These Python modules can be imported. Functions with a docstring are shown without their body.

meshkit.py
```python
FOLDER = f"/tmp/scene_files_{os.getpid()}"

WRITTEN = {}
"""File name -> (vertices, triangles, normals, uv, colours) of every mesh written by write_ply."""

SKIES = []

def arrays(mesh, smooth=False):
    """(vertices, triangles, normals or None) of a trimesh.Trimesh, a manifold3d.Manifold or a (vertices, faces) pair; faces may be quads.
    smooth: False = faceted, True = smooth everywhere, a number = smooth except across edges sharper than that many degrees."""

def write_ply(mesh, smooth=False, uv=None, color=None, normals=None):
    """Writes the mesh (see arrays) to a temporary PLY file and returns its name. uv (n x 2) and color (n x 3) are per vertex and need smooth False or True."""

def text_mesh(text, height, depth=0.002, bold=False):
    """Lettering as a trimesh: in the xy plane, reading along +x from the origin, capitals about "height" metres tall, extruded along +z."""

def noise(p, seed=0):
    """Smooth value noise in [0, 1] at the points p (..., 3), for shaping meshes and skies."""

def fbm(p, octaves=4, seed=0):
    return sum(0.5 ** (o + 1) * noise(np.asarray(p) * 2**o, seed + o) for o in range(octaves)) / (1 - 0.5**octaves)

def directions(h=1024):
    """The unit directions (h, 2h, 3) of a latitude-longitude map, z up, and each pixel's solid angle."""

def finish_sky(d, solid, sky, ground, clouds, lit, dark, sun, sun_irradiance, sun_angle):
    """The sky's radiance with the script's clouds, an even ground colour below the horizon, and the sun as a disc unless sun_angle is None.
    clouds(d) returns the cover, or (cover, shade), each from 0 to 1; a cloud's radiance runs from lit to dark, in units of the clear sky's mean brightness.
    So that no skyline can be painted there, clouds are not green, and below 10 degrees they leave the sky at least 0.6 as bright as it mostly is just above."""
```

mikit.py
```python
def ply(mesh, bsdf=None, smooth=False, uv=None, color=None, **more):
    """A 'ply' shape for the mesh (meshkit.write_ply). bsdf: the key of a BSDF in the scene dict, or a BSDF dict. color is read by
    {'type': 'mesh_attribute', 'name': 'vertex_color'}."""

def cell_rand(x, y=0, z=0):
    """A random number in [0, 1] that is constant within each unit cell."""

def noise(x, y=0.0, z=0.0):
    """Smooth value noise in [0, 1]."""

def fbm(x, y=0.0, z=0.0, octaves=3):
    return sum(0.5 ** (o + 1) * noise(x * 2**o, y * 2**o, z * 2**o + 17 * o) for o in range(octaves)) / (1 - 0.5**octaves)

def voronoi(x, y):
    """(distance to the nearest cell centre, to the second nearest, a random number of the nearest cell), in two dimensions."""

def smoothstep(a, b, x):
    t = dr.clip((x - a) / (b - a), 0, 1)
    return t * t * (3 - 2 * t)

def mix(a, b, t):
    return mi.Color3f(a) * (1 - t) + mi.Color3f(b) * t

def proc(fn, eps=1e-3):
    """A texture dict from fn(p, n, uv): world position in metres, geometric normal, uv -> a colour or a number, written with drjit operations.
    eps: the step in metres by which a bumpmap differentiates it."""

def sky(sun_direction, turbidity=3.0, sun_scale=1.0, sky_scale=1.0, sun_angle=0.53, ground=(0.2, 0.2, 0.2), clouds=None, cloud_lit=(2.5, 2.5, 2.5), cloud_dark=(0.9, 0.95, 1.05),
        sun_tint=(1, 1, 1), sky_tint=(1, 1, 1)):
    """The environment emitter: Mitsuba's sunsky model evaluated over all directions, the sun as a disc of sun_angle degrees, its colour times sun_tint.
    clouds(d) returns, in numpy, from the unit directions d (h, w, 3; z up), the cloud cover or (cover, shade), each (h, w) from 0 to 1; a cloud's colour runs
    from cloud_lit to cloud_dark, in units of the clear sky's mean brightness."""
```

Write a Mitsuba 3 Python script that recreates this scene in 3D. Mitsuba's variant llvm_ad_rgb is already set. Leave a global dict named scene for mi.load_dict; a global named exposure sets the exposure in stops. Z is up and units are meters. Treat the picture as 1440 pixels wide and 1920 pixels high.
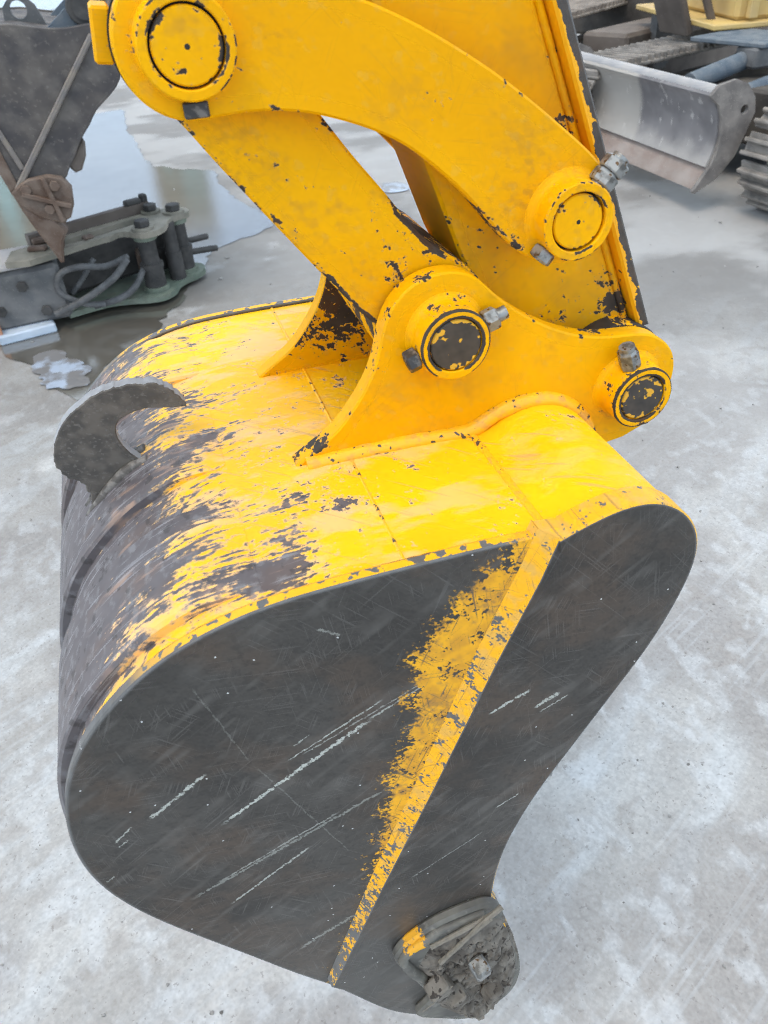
import math, random
import numpy as np, trimesh, drjit as dr, mitsuba as mi
import mikit, meshkit
from mikit import fbm, noise, cell_rand, smoothstep, mix
from mitsuba import ScalarTransform4f as T

random.seed(7)
rng = np.random.default_rng(7)
scene = {'type': 'scene'}
labels = {}

# ------------------------------------------------------------------ camera, sky, exposure
EYE = np.array([0.0, 0.0, 1.75])
PITCH, ROLL, YAW = 0.655354, 0.076388, 0.262644
h_ = np.array([math.sin(YAW), math.cos(YAW), 0]); r_ = np.array([math.cos(YAW), -math.sin(YAW), 0]); u_ = np.array([0, 0, 1.0])
fwd = h_ * math.cos(PITCH) - u_ * math.sin(PITCH)
dn = -(u_ * math.cos(PITCH) + h_ * math.sin(PITCH))
down = -r_ * math.sin(ROLL) + dn * math.cos(ROLL)
scene['camera'] = {'type': 'thinlens', 'fov': math.degrees(2 * math.atan(720 / 1482)), 'fov_axis': 'x',
                   'aperture_radius': 0.0013, 'focus_distance': 0.98, 'near_clip': 0.02, 'far_clip': 2000.0,
                   'to_world': T().look_at(origin=EYE.tolist(), target=(EYE + fwd).tolist(), up=(-down).tolist())}


def overcast(d):
    n = meshkit.fbm(d * np.array([2.2, 2.2, 4.0]) + 3.1, 4, 5)
    return 1 - 0.62 * np.clip((n - 0.30) * 2.6, 0, 1), np.clip(0.75 * (n - 0.34), 0, 1)


scene['sky_light'] = mikit.sky([-0.35, -0.25, 0.9], turbidity=3, sun_scale=0.16, sun_angle=26, ground=(0.3, 0.3, 0.3),
                               clouds=overcast, cloud_lit=(2.28, 2.56, 2.74), cloud_dark=(1.30, 1.48, 1.66))
exposure = 2.78

# ------------------------------------------------------------------ materials
YEL_A, YEL_B = (0.80, 0.400, 0.001), (0.74, 0.345, 0.001)


def F(p, s, o=3, off=0.0):
    # turned off the axes so that no lattice shows on upright or level faces
    x, y, z = 0.80 * p.x + 0.42 * p.y - 0.43 * p.z, -0.31 * p.x + 0.89 * p.y + 0.33 * p.z, 0.52 * p.x - 0.15 * p.y + 0.84 * p.z
    return fbm(x * s + off, y * s + 1.7 * off, z * s - off, o)


def bsdf(key, color, rough=0.5, metallic=0.0, specular=0.5, bump=None, bscale=1.0, eps=1e-3, clear=0.0):
    tex = lambda v: v if isinstance(v, dict) else ({'type': 'rgb', 'value': list(v)} if isinstance(v, (tuple, list)) else v)
    b = {'type': 'principled', 'base_color': tex(color), 'roughness': rough, 'metallic': metallic, 'specular': specular}
    if clear:
        b['clearcoat'] = clear; b['clearcoat_gloss'] = 0.8
    if bump is not None:
        b = {'type': 'bumpmap', 'tex': mikit.proc(bump, eps), 'scale': bscale, 'bsdf': b}
    scene[key] = {'type': 'twosided', 'bsdf': b}


def steel_color(p, f):
    c = mix((0.030, 0.028, 0.027), (0.075, 0.062, 0.052), F(p, 90, 2, 4.0))
    c = mix(c, (0.085, 0.045, 0.022), smoothstep(0.52, 0.75, F(p, 38, 3, 9.0)) * 0.7)
    return c


def paint(key, wear, edge=0.5, wall=0.2, dirt=0.26, rough=0.36, grime=None):
    """Yellow machine paint chipped through to dark steel; wear(p, n, uv) says where it has chipped; uv.x is the distance from the plate's edge, below -0.5 on the edge's own face."""
    def chip(p, n, uv):
        f = 0.38 * F(p, 48, 3) + 0.36 * F(p, 150, 3, 2.0) + 0.26 * F(p, 420, 2, 6.0)
        e = dr.select(uv.x < -0.5, wall, edge * smoothstep(0.0040, 0.0, uv.x))
        w = wear(p, n, uv) + e * (0.25 + 0.85 * smoothstep(0.38, 0.62, F(p, 34, 3, 5.0)))
        return smoothstep(-0.012, 0.012, f - (0.78 - 0.5 * w)), smoothstep(-0.035, -0.010, f - (0.78 - 0.5 * w))

    def color(p, n, uv):
        c, halo = chip(p, n, uv)
        y = mix(YEL_A, YEL_B, smoothstep(0.3, 0.7, F(p, 7, 3, 1.0)))
        d = smoothstep(0.50, 0.80, 0.6 * F(p, 19, 4, 7.0) + 0.4 * F(p, 140, 2, 3.0))
        y = mix(y, (0.36, 0.19, 0.035), d * dirt)
        y = mix(y, (0.62, 0.37, 0.05), smoothstep(0.60, 0.78, F(p, 120, 3, 11.0)) * 0.3)
        fs = fine_scratch(p)
        y = mix(y, (0.42, 0.22, 0.02), fs * 0.16)
        if grime is not None:
            y = mix(y, (0.17, 0.10, 0.04), grime(p, n, uv))
        y = mix(y, (0.42, 0.27, 0.12), halo * 0.55)
        return mix(y, steel_color(p, c), c)

    def ro(p, n, uv):
        c, _ = chip(p, n, uv)
        return rough + 0.12 * F(p, 60, 2, 8.0) + 0.12 * c

    def hgt(p, n, uv):
        c, _ = chip(p, n, uv)
        return (1 - c) * 0.00035 + 0.00012 * F(p, 210, 2, 6.0) + 0.0007 * F(p, 16, 2, 2.0)

    bsdf(key, mikit.proc(color), mikit.proc(ro), specular=0.09, bump=hgt, eps=0.0012)


def near(p, x, z, r):
    return dr.exp(-(dr.square(p.x - x) + dr.square(p.z - z)) / (r * r))


# plain yellow parts: lever, ears, bosses, link, arm
paint('lever_paint', lambda p, n, uv: 0.10 + 0.22 * near(p, 0.30, 1.50, 0.05) + 0.12 * near(p, 0.04, 1.66, 0.05), edge=0.20, wall=0.25,
      grime=lambda p, n, uv: 0.26 * smoothstep(0.44, 0.72, 0.35 * F(p, 30, 4, 13.0) + 0.65 * F(p, 190, 4, 3.0)) * (near(p, 0.33, 1.575, 0.035) + near(p, 0.315, 1.535, 0.03) + near(p, 0.112, 1.675, 0.022) + 0.6 * near(p, 0.02, 1.65, 0.02)))
paint('ear_paint', lambda p, n, uv: 0.07 + 0.16 * near(p, 0.10, 1.34, 0.03), edge=0.26, wall=0.30,
      grime=lambda p, n, uv: 0.35 * smoothstep(0.45, 0.75, F(p, 24, 4, 13.0)) * (near(p, 0.25, 1.36, 0.06) + near(p, 0.42, 1.37, 0.05)))
paint('far_ear_paint', lambda p, n, uv: dr.select(uv.x < -0.0005, 0.12, 0.12 + 0.60 * near(p, 0.185, 1.395, 0.075)), edge=0.15, wall=0.10)
paint('link_paint', lambda p, n, uv: 0.17 + 0.25 * near(p, 0.22, 1.50, 0.035) + 0.12 * near(p, 0.13, 1.56, 0.03), edge=0.55, wall=0.6, dirt=0.45,
      grime=lambda p, n, uv: 0.28 * smoothstep(0.44, 0.72, 0.35 * F(p, 26, 4, 13.0) + 0.65 * F(p, 190, 4, 3.0)) * (near(p, 0.20, 1.485, 0.035) + near(p, 0.08, 1.60, 0.04)))
paint('arm_paint', lambda p, n, uv: 0.08 + 0.35 * smoothstep(1.45, 1.36, p.z) + 0.30 * near(p, 0.31, 1.50, 0.03) + 0.5 * near(p, 0.378, 1.585, 0.020) + 0.25 * near(p, 0.40, 1.45, 0.03) + 0.42 * near(p, 0.455, 1.405, 0.03), edge=0.3, wall=0.05,
      grime=lambda p, n, uv: dr.select(uv.x < -0.5, 0.22, 0.20 * smoothstep(0.45, 0.7, F(p, 20, 4, 3.0))))
paint('boss_paint', lambda p, n, uv: 0.17, edge=0.42, wall=0.15, dirt=0.5)
paint('worn_boss_paint', lambda p, n, uv: 0.30, edge=1.1, wall=0.3, dirt=0.6)
paint('cap_paint', lambda p, n, uv: 0.20, edge=0.35, wall=0.7, dirt=0.6)


def dark_pin(p, n, uv):
    c = mix((0.020, 0.019, 0.018), (0.062, 0.050, 0.042), F(p, 130, 3, 2.0))
    return mix(c, (0.62, 0.33, 0.02), smoothstep(0.62, 0.66, 0.5 * F(p, 60, 3, 1.0) + 0.5 * F(p, 220, 2, 1.0) + 0.14 * smoothstep(0.006, 0.0, uv.x)))


bsdf('pin_steel', mikit.proc(dark_pin), 0.5)
bsdf('gap_black', (0.012, 0.011, 0.010), 0.7)
bsdf('zinc', mikit.proc(lambda p, n, uv: mix(mix((0.26, 0.27, 0.27), (0.12, 0.12, 0.115), smoothstep(0.4, 0.7, F(p, 160, 3))), (0.10, 0.06, 0.03), smoothstep(0.62, 0.75, F(p, 240, 2, 5.0)))), 0.42, 0.55)
bsdf('black_bolt', mikit.proc(lambda p, n, uv: mix((0.04, 0.04, 0.042), (0.16, 0.15, 0.14), smoothstep(0.5, 0.75, F(p, 180, 3)))), 0.4, 0.3)

# ---- the dark side plates with their scratches
SCR = [(-0.012, 0.962, 0.117, 1.142, 0.0016), (0.03, 1.04, 0.10, 1.135, 0.0009)]


def seg(p, x0, z0, x1, z1, wob=0.0007):
    dx, dz = x1 - x0, z1 - z0
    L2 = dx * dx + dz * dz
    L = math.sqrt(L2)
    t = ((p.x - x0) * dx + (p.z - z0) * dz) / L2
    tc = dr.clip(t, 0, 1)
    off = (((p.x - x0) * dz - (p.z - z0) * dx) / L) + wob * (noise(t * 17 + x0 * 90) - 0.5) * 2
    return dr.sqrt(dr.square(off) + dr.square((t - tc) * L)), tc


# pale gouges on the near side plate: two ends in plate coordinates, half width, strength
GOUGE = [(0.0101, 1.1233, 0.1097, 1.1722, 0.0012, 0.8), (0.0231, 1.1251, 0.1517, 1.1806, 0.001, 0.5), (-0.0647, 1.0575, 0.0979, 1.1504, 0.0028, 0.95), (0.0926, 1.1489, 0.1542, 1.1774, 0.0016, 0.7), (-0.1229, 1.0996, -0.0594, 1.1418, 0.0026, 0.9), (-0.1564, 1.0813, -0.1366, 1.0986, 0.0012, 0.7), (-0.1551, 1.0731, -0.1445, 1.0806, 0.001, 0.6), (-0.0805, 0.9136, 0.0179, 0.9745, 0.0016, 0.7), (-0.1191, 0.9457, 0.1125, 1.0358, 0.0026, 0.35), (-0.0885, 0.9608, 0.0541, 1.0193, 0.0016, 0.45), (0.2085, 1.1196, 0.2535, 1.1382, 0.0022, 0.85), (0.2581, 1.1079, 0.2867, 1.1204, 0.003, 0.8), (0.2645, 1.0984, 0.2963, 1.1123, 0.0012, 0.6), (0.221, 0.9516, 0.2516, 0.9655, 0.0012, 0.7), (0.1161, 0.8639, 0.2087, 0.9122, 0.001, 0.4), (-0.0506, 1.2583, -0.0201, 1.1383, 0.0009, 0.13), (-0.0201, 1.1383, 0.058, 0.9343, 0.001, 0.14), (0.0204, 1.1428, 0.0368, 1.1533, 0.001, 0.6), (-0.0235, 0.7659, 0.0529, 0.8028, 0.0035, 0.35), (0.057, 1.2828, 0.0783, 1.2685, 0.0016, 0.35), (-0.1787, 1.0249, -0.1696, 1.031, 0.001, 0.5)]
R0, RD = (0.2677, 1.3237), (-0.370, -0.929)          # the step's line down the near side


def rot_noise(p, a, s1, s2, off):
    ca, sa = math.cos(a), math.sin(a)
    return noise((p.x * ca + p.z * sa) * s1 + off, (-p.x * sa + p.z * ca) * s2 + off)


def fine_scratch(p):
    m = mi.Float(0)
    for a, s1, s2, o in ((0.62, 14, 900, 1.0), (2.3, 20, 1000, 5.0), (1.15, 24, 1100, 9.0), (-0.2, 18, 1200, 14.0), (1.7, 30, 1400, 21.0)):
        q = rot_noise(p, a, s1, s2, o)
        m = dr.maximum(m, smoothstep(0.80, 0.93, q) * smoothstep(0.45, 0.75, rot_noise(p, a, s1 * 2, 30, o + 3)))
    return m


def plate_base(p):
    c = mix((0.030, 0.028, 0.026), (0.060, 0.057, 0.053), smoothstep(0.25, 0.75, F(p, 8, 5)))
    c = mix(c, (0.070, 0.052, 0.040), smoothstep(0.42, 0.72, F(p, 17, 6, 3.0)) * 0.75)
    c = mix(c, (0.026, 0.025, 0.024), smoothstep(0.45, 0.75, F(p, 150, 5, 5.0)) * 0.40)
    c = c * (0.86 + 0.28 * F(p, 420, 2, 8.0))
    c = mix(c, (0.17, 0.165, 0.16), fine_scratch(p) * 0.22)
    c = mix(c, (0.125, 0.12, 0.113), smoothstep(0.52, 0.80, 0.6 * F(p, 34, 6, 17.0) + 0.4 * rot_noise(p, 0.6, 20, 160, 31.0)) * 0.35)
    c = mix(c, (0.105, 0.105, 0.10), 0.40 * smoothstep(0.95, 0.55, p.z + 0.2 * (F(p, 12, 4, 2.0) - 0.5)))
    return c


def speck(p):
    x, z = p.x * 70, p.z * 70
    r = cell_rand(dr.floor(x), dr.floor(z), 3.0)
    cx, cz = dr.floor(x) + 0.2 + 0.6 * cell_rand(dr.floor(x), dr.floor(z), 5.0), dr.floor(z) + 0.2 + 0.6 * cell_rand(dr.floor(x), dr.floor(z), 8.0)
    return dr.select(r > 0.955, smoothstep(0.075, 0.04, dr.sqrt(dr.square(x - cx) + dr.square(z - cz))), 0.0)


def plate_color(p, n, uv):
    c = plate_base(p)
    g = mi.Float(0)
    for x0, z0, x1, z1, w, s in GOUGE:
        d, t = seg(p, x0, z0, x1, z1)
        body = smoothstep(w, w * 0.5, d + w * 2.6 * (F(p, 330, 3, 3.0) - 0.46)) * smoothstep(0.20, 0.45, F(p, 520, 2, 8.0)) * smoothstep(0.0, 0.12, t) * smoothstep(1.0, 0.9, t)
        g = dr.maximum(g, body * s)
    c = mix(c, (0.40, 0.42, 0.39), g)
    c = mix(c, (0.55, 0.56, 0.56), speck(p))
    # bare bright edge
    e = dr.select(uv.x < -0.5, 1.0, smoothstep(0.0025, 0.0, uv.x))
    c = mix(c, (0.15, 0.155, 0.16), e * (0.30 + 0.6 * F(p, 90, 3, 2.0)))
    top = dr.select(uv.x < -0.5, 1.0, 0.0) * smoothstep(-0.11, -0.03, p.x + 0.06 * (F(p, 40, 3, 5.0) - 0.5)) * smoothstep(1.25, 1.28, p.z)
    return mix(c, (0.78, 0.40, 0.01), top * smoothstep(0.60, 0.55, F(p, 110, 3, 9.0)))


def plate_rough(p, n, uv):
    return 0.30 + 0.30 * F(p, 30, 4, 1.0) - 0.08 * fine_scratch(p)


def plate_bump(p, n, uv):
    return 0.0005 * F(p, 30, 3) + 0.00012 * F(p, 300, 2) + 0.004 * F(p, 3.5, 2)


bsdf('plate_steel', mikit.proc(plate_color), mikit.proc(plate_rough), specular=0.35, bump=plate_bump, eps=0.002)

WEDGE = [(0.0, 0.020), (0.031, 0.036), (0.082, 0.064), (0.145, 0.078), (0.18, 0.062), (0.267, 0.048), (0.35, 0.037), (0.496, 0.016), (0.60, 0.006), (0.75, 0.0)]


def wedge_yellow(p):
    x, z = p.x - R0[0], p.z - R0[1]
    t, d = x * RD[0] + z * RD[1], x * -0.929 + z * 0.370
    w = mi.Float(0.02)
    for (t0, w0), (t1, w1) in zip(WEDGE, WEDGE[1:]):
        w = dr.select((t >= t0) & (t < t1), w0 + (w1 - w0) * (t - t0) / (t1 - t0), w)
    w = dr.select(t >= 0.72, 0.0, w)
    rough_edge = 0.045 * (F(p, 44, 4, 2.0) - 0.5) + 0.045 * (F(p, 300, 4, 6.0) - 0.5)
    m = smoothstep(-0.008, 0.007, w - d + rough_edge)
    hole = smoothstep(0.585, 0.61, 0.36 * F(p, 50, 3, 31.0) + 0.36 * F(p, 170, 3, 7.0) + 0.28 * F(p, 430, 2, 3.0) + 0.10 * smoothstep(0.3, 0.62, t) + 0.10 * smoothstep(0.012, 0.0, w - d))
    return m * (1 - hole) * (1 - 0.8 * fine_scratch(p))


def side_color(p, n, uv):
    m = wedge_yellow(p)
    y = mix((0.74, 0.37, 0.012), (0.56, 0.27, 0.02), smoothstep(0.35, 0.7, F(p, 60, 4, 1.0)))
    y = mix(y, (0.22, 0.13, 0.06), smoothstep(0.50, 0.72, 0.5 * F(p, 40, 4, 4.0) + 0.5 * F(p, 200, 4, 9.0)) * 0.65)
    return mix(plate_color(p, n, uv), y, m)


bsdf('side_steel', mikit.proc(side_color), mikit.proc(plate_rough), specular=0.35, bump=plate_bump, eps=0.002)


def cutter_color(p, n, uv):
    """The thicker front plate: bare face, paint left on the edge of its own that faces up or back."""
    edge_face = dr.select(dr.abs(n.y) < 0.97, 1.0, 0.0)
    t = (p.x - R0[0]) * RD[0] + (p.z - R0[1]) * RD[1]
    hole = smoothstep(-0.02, 0.02, 0.36 * F(p, 55, 3, 31.0) + 0.36 * F(p, 170, 3, 7.0) + 0.28 * F(p, 430, 2, 3.0) - 0.58 + 0.16 * smoothstep(0.38, 0.72, t))
    y = mix((0.76, 0.38, 0.008), (0.62, 0.35, 0.06), smoothstep(0.4, 0.7, F(p, 90, 3, 1.0)))
    y = mix(y, (0.30, 0.17, 0.05), fine_scratch(p) * 0.7)
    return mix(plate_color(p, n, uv), y, edge_face * (1 - hole))


bsdf('cutter_steel', mikit.proc(cutter_color), mikit.proc(plate_rough), specular=0.35, bump=plate_bump, eps=0.002)

# ---- the shell: paint on top, worn to steel round the back, scratched along the way it digs
SMEAR = [(0.0302, 0.4959, 0.035, 0.45), (0.1145, 0.5627, 0.02, 0.35), (0.0086, 0.7357, 0.025, 0.5), (-0.0343, 0.6107, 0.03, 0.5), (0.046, 0.4468, 0.02, 0.2), (0.0787, 0.6891, 0.03, 0.12), (0.0787, 0.5906, 0.03, 0.15), (0.1786, 0.8071, 0.03, 0.2), (-0.0285, 0.8181, 0.04, 0.3), (0.1867, 0.6019, 0.012, 0.15), (0.0605, 0.5315, 0.025, 0.2)]


def shell_chip(p, uv, bias):
    wv = uv.y + 0.10 * uv.x + 0.012 * (fbm(uv.x * 18, uv.y * 30, 7.0, 2) - 0.5)
    along = 0.36 * fbm(uv.x * 14, wv * 60, 2.0, 4) + 0.64 * fbm(uv.x * 75, wv * 330, 5.0, 3)
    blot = 0.26 * F(p, 38, 3) + 0.38 * F(p, 130, 3, 2.0) + 0.36 * F(p, 340, 3, 5.0)
    k = smoothstep(0.18, 0.02, p.x)
    f = blot * (1 - 0.55 * k) + along * 0.55 * k
    q = p.x + 0.040 + 0.09 * (fbm(uv.x * 7, uv.y * 16, 1.0, 5) - 0.5) * 2 + 0.06 * smoothstep(0.490, 0.472, p.y) + 0.03 * smoothstep(0.85, 1.0, p.y)
    w = bias + 0.26 + 0.15 * smoothstep(0.20, 0.04, p.x) + 0.62 * smoothstep(0.050, -0.080, q) + 1.0 * smoothstep(1.22, 1.10, p.z)
    for x, y, r, s in SMEAR:
        w = w + s * dr.exp(-(dr.square(p.x - x) * 0.6 + dr.square(p.y - y) * 2) / (r * r)) * dr.select(p.z > 1.25, 1.0, 0.0)
    t = f - (0.79 - 0.5 * w)
    soft = 0.012 + 0.040 * smoothstep(0.12, -0.02, p.x)
    return smoothstep(-soft, soft, t), smoothstep(-0.085, -0.012, t), w


def shell_color_of(bias, bare):
    def color(p, n, uv):
        c, halo, w = shell_chip(p, uv, bias)
        y = mix((0.86, 0.50, 0.004), (0.82, 0.43, 0.004), smoothstep(0.3, 0.7, F(p, 8, 3, 1.0)))
        sc = smoothstep(0.50, 0.70, 0.6 * fbm(uv.x * 9, uv.y * 22, 9.0, 4) + 0.4 * fbm(uv.x * 40, uv.y * 90, 3.0, 3)) * (0.30 + 0.45 * smoothstep(0.35, 0.1, p.x))
        y = mix(y, (0.74, 0.46, 0.20), sc)
        hs = fbm((uv.x * 0.7 + uv.y * 0.7) * 14, (uv.x * 0.7 - uv.y * 0.7) * 330, 4.0, 2)
        y = mix(y, (0.42, 0.27, 0.14), smoothstep(0.70, 0.85, hs) * 0.5)
        y = mix(y, (0.66, 0.43, 0.27), halo * 0.55)
        s = mix((0.070, 0.062, 0.068), (0.135, 0.122, 0.128), 0.5 * fbm(uv.x * 9, uv.y * 40, 3.0, 4) + 0.5 * F(p, 70, 3, 4.0))
        s = mix(s, (0.13, 0.080, 0.056), smoothstep(0.5, 0.72, fbm(uv.x * 16, uv.y * 34, 7.0, 4)) * 0.28)
        s = mix(s, (0.42, 0.27, 0.19), smoothstep(0.56, 0.74, along_pink(uv)) * smoothstep(1.24, 1.30, p.z) * 0.6)
        s = mix(s, (0.25, 0.25, 0.27), smoothstep(0.66, 0.84, fbm(uv.x * 22, uv.y * 300, 4.0, 3)) * 0.6)
        s = mix(s, (0.24, 0.245, 0.26), smoothstep(0.52, 0.75, F(p, 110, 4, 8.0)) * 0.35)
        s = mix(s, bare, smoothstep(1.26, 1.05, p.z) * (0.40 + 0.4 * F(p, 60, 3, 2.0)))
        s = mix(s, (0.045, 0.042, 0.042), smoothstep(0.62, 0.74, F(p, 85, 4, 19.0)) * 0.6)
        return mix(y, s, c)
    return color


def along_pink(uv):
    return 0.5 * fbm(uv.x * 14, uv.y * 50, 12.0, 4) + 0.5 * fbm(uv.x * 45, uv.y * 150, 15.0, 3)


def shell_rough_of(bias):
    def ro(p, n, uv):
        c, _, _ = shell_chip(p, uv, bias)
        return 0.40 + 0.10 * F(p, 60, 2, 8.0) + 0.04 * c
    return ro


def shell_bump(p, n, uv):
    return 0.0012 * F(p, 14, 2) + 0.0003 * fbm(uv.x * 30, uv.y * 220, 1.0, 2) + 0.0002 * F(p, 220, 2)


bsdf('shell_paint', mikit.proc(shell_color_of(-0.07, (0.20, 0.21, 0.225))), mikit.proc(shell_rough_of(-0.07)), specular=0.25, bump=shell_bump, eps=0.0015)
bsdf('strip_paint', mikit.proc(shell_color_of(-0.03, (0.20, 0.21, 0.225))), mikit.proc(shell_rough_of(-0.03)), specular=0.3, bump=shell_bump, eps=0.0015)
bsdf('groove_paint', mikit.proc(lambda p, n, uv: mix(mix((0.62, 0.30, 0.02), (0.22, 0.10, 0.03), smoothstep(0.45, 0.7, F(p, 70, 4, 3.0))), (0.04, 0.032, 0.028), smoothstep(0.50, 0.60, 0.6 * F(p, 120, 3, 8.0) + 0.4 * smoothstep(1.30, 1.18, p.z)))), 0.6)


def hook_color(p, n, uv):
    c = mix((0.058, 0.053, 0.048), (0.105, 0.093, 0.081), smoothstep(0.3, 0.7, F(p, 75, 4)))
    c = mix(c, (0.13, 0.12, 0.11), smoothstep(0.6, 0.75, F(p, 330, 2, 4.0)) * 0.6)
    return mix(c, (0.28, 0.29, 0.31), dr.select(uv.x < -0.5, 0.6 + 0.4 * F(p, 160, 2, 1.0), 0.0))


bsdf('hook_steel', mikit.proc(hook_color), 0.6, bump=lambda p, n, uv: 0.0006 * F(p, 160, 3), eps=0.0012)
bsdf('weld_steel', mikit.proc(lambda p, n, uv: mix((0.075, 0.068, 0.062), (0.16, 0.15, 0.14), smoothstep(0.4, 0.7, F(p, 140, 3)))), 0.6)
bsdf('yellow_weld', mikit.proc(lambda p, n, uv: mix(mix((0.80, 0.41, 0.008), (0.62, 0.33, 0.05), smoothstep(0.45, 0.75, F(p, 110, 3))), (0.06, 0.05, 0.045), smoothstep(0.62, 0.66, 0.5 * F(p, 70, 3, 2.0) + 0.5 * F(p, 260, 2, 4.0)))), 0.42)
bsdf('dark_weld', mikit.proc(lambda p, n, uv: mix((0.05, 0.043, 0.038), (0.45, 0.23, 0.02), smoothstep(0.56, 0.64, F(p, 80, 4, 6.0)))), 0.6)


def shroud_color(p, n, uv):
    c = mix((0.065, 0.064, 0.060), (0.12, 0.118, 0.105), smoothstep(0.3, 0.7, F(p, 30, 4)))
    c = mix(c, (0.17, 0.165, 0.15), smoothstep(0.58, 0.74, F(p, 75, 4, 3.0)) * 0.7)
    up = smoothstep(0.62, 0.67, 0.35 * F(p, 60, 3, 8.0) + 0.3 * F(p, 220, 3, 2.0) + 0.42 * near(p, 0.115, 0.735, 0.024) + 0.40 * near(p, 0.235, 0.70, 0.012))
    return mix(c, (0.60, 0.30, 0.015), up)


bsdf('shroud_steel', mikit.proc(shroud_color), 0.6, bump=lambda p, n, uv: 0.0008 * F(p, 70, 3), eps=0.0015)
bsdf('mud', mikit.proc(lambda p, n, uv: mix(mix((0.085, 0.076, 0.066), (0.165, 0.152, 0.134), smoothstep(0.3, 0.7, F(p, 60, 5))), (0.045, 0.04, 0.036), smoothstep(0.58, 0.70, F(p, 170, 3, 5.0)))), 0.9, specular=0.2,
     bump=lambda p, n, uv: 0.0016 * F(p, 190, 3), eps=0.001)
bsdf('straw', mikit.proc(lambda p, n, uv: mix((0.20, 0.185, 0.155), (0.11, 0.10, 0.085), F(p, 200, 3))), 0.8)


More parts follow.
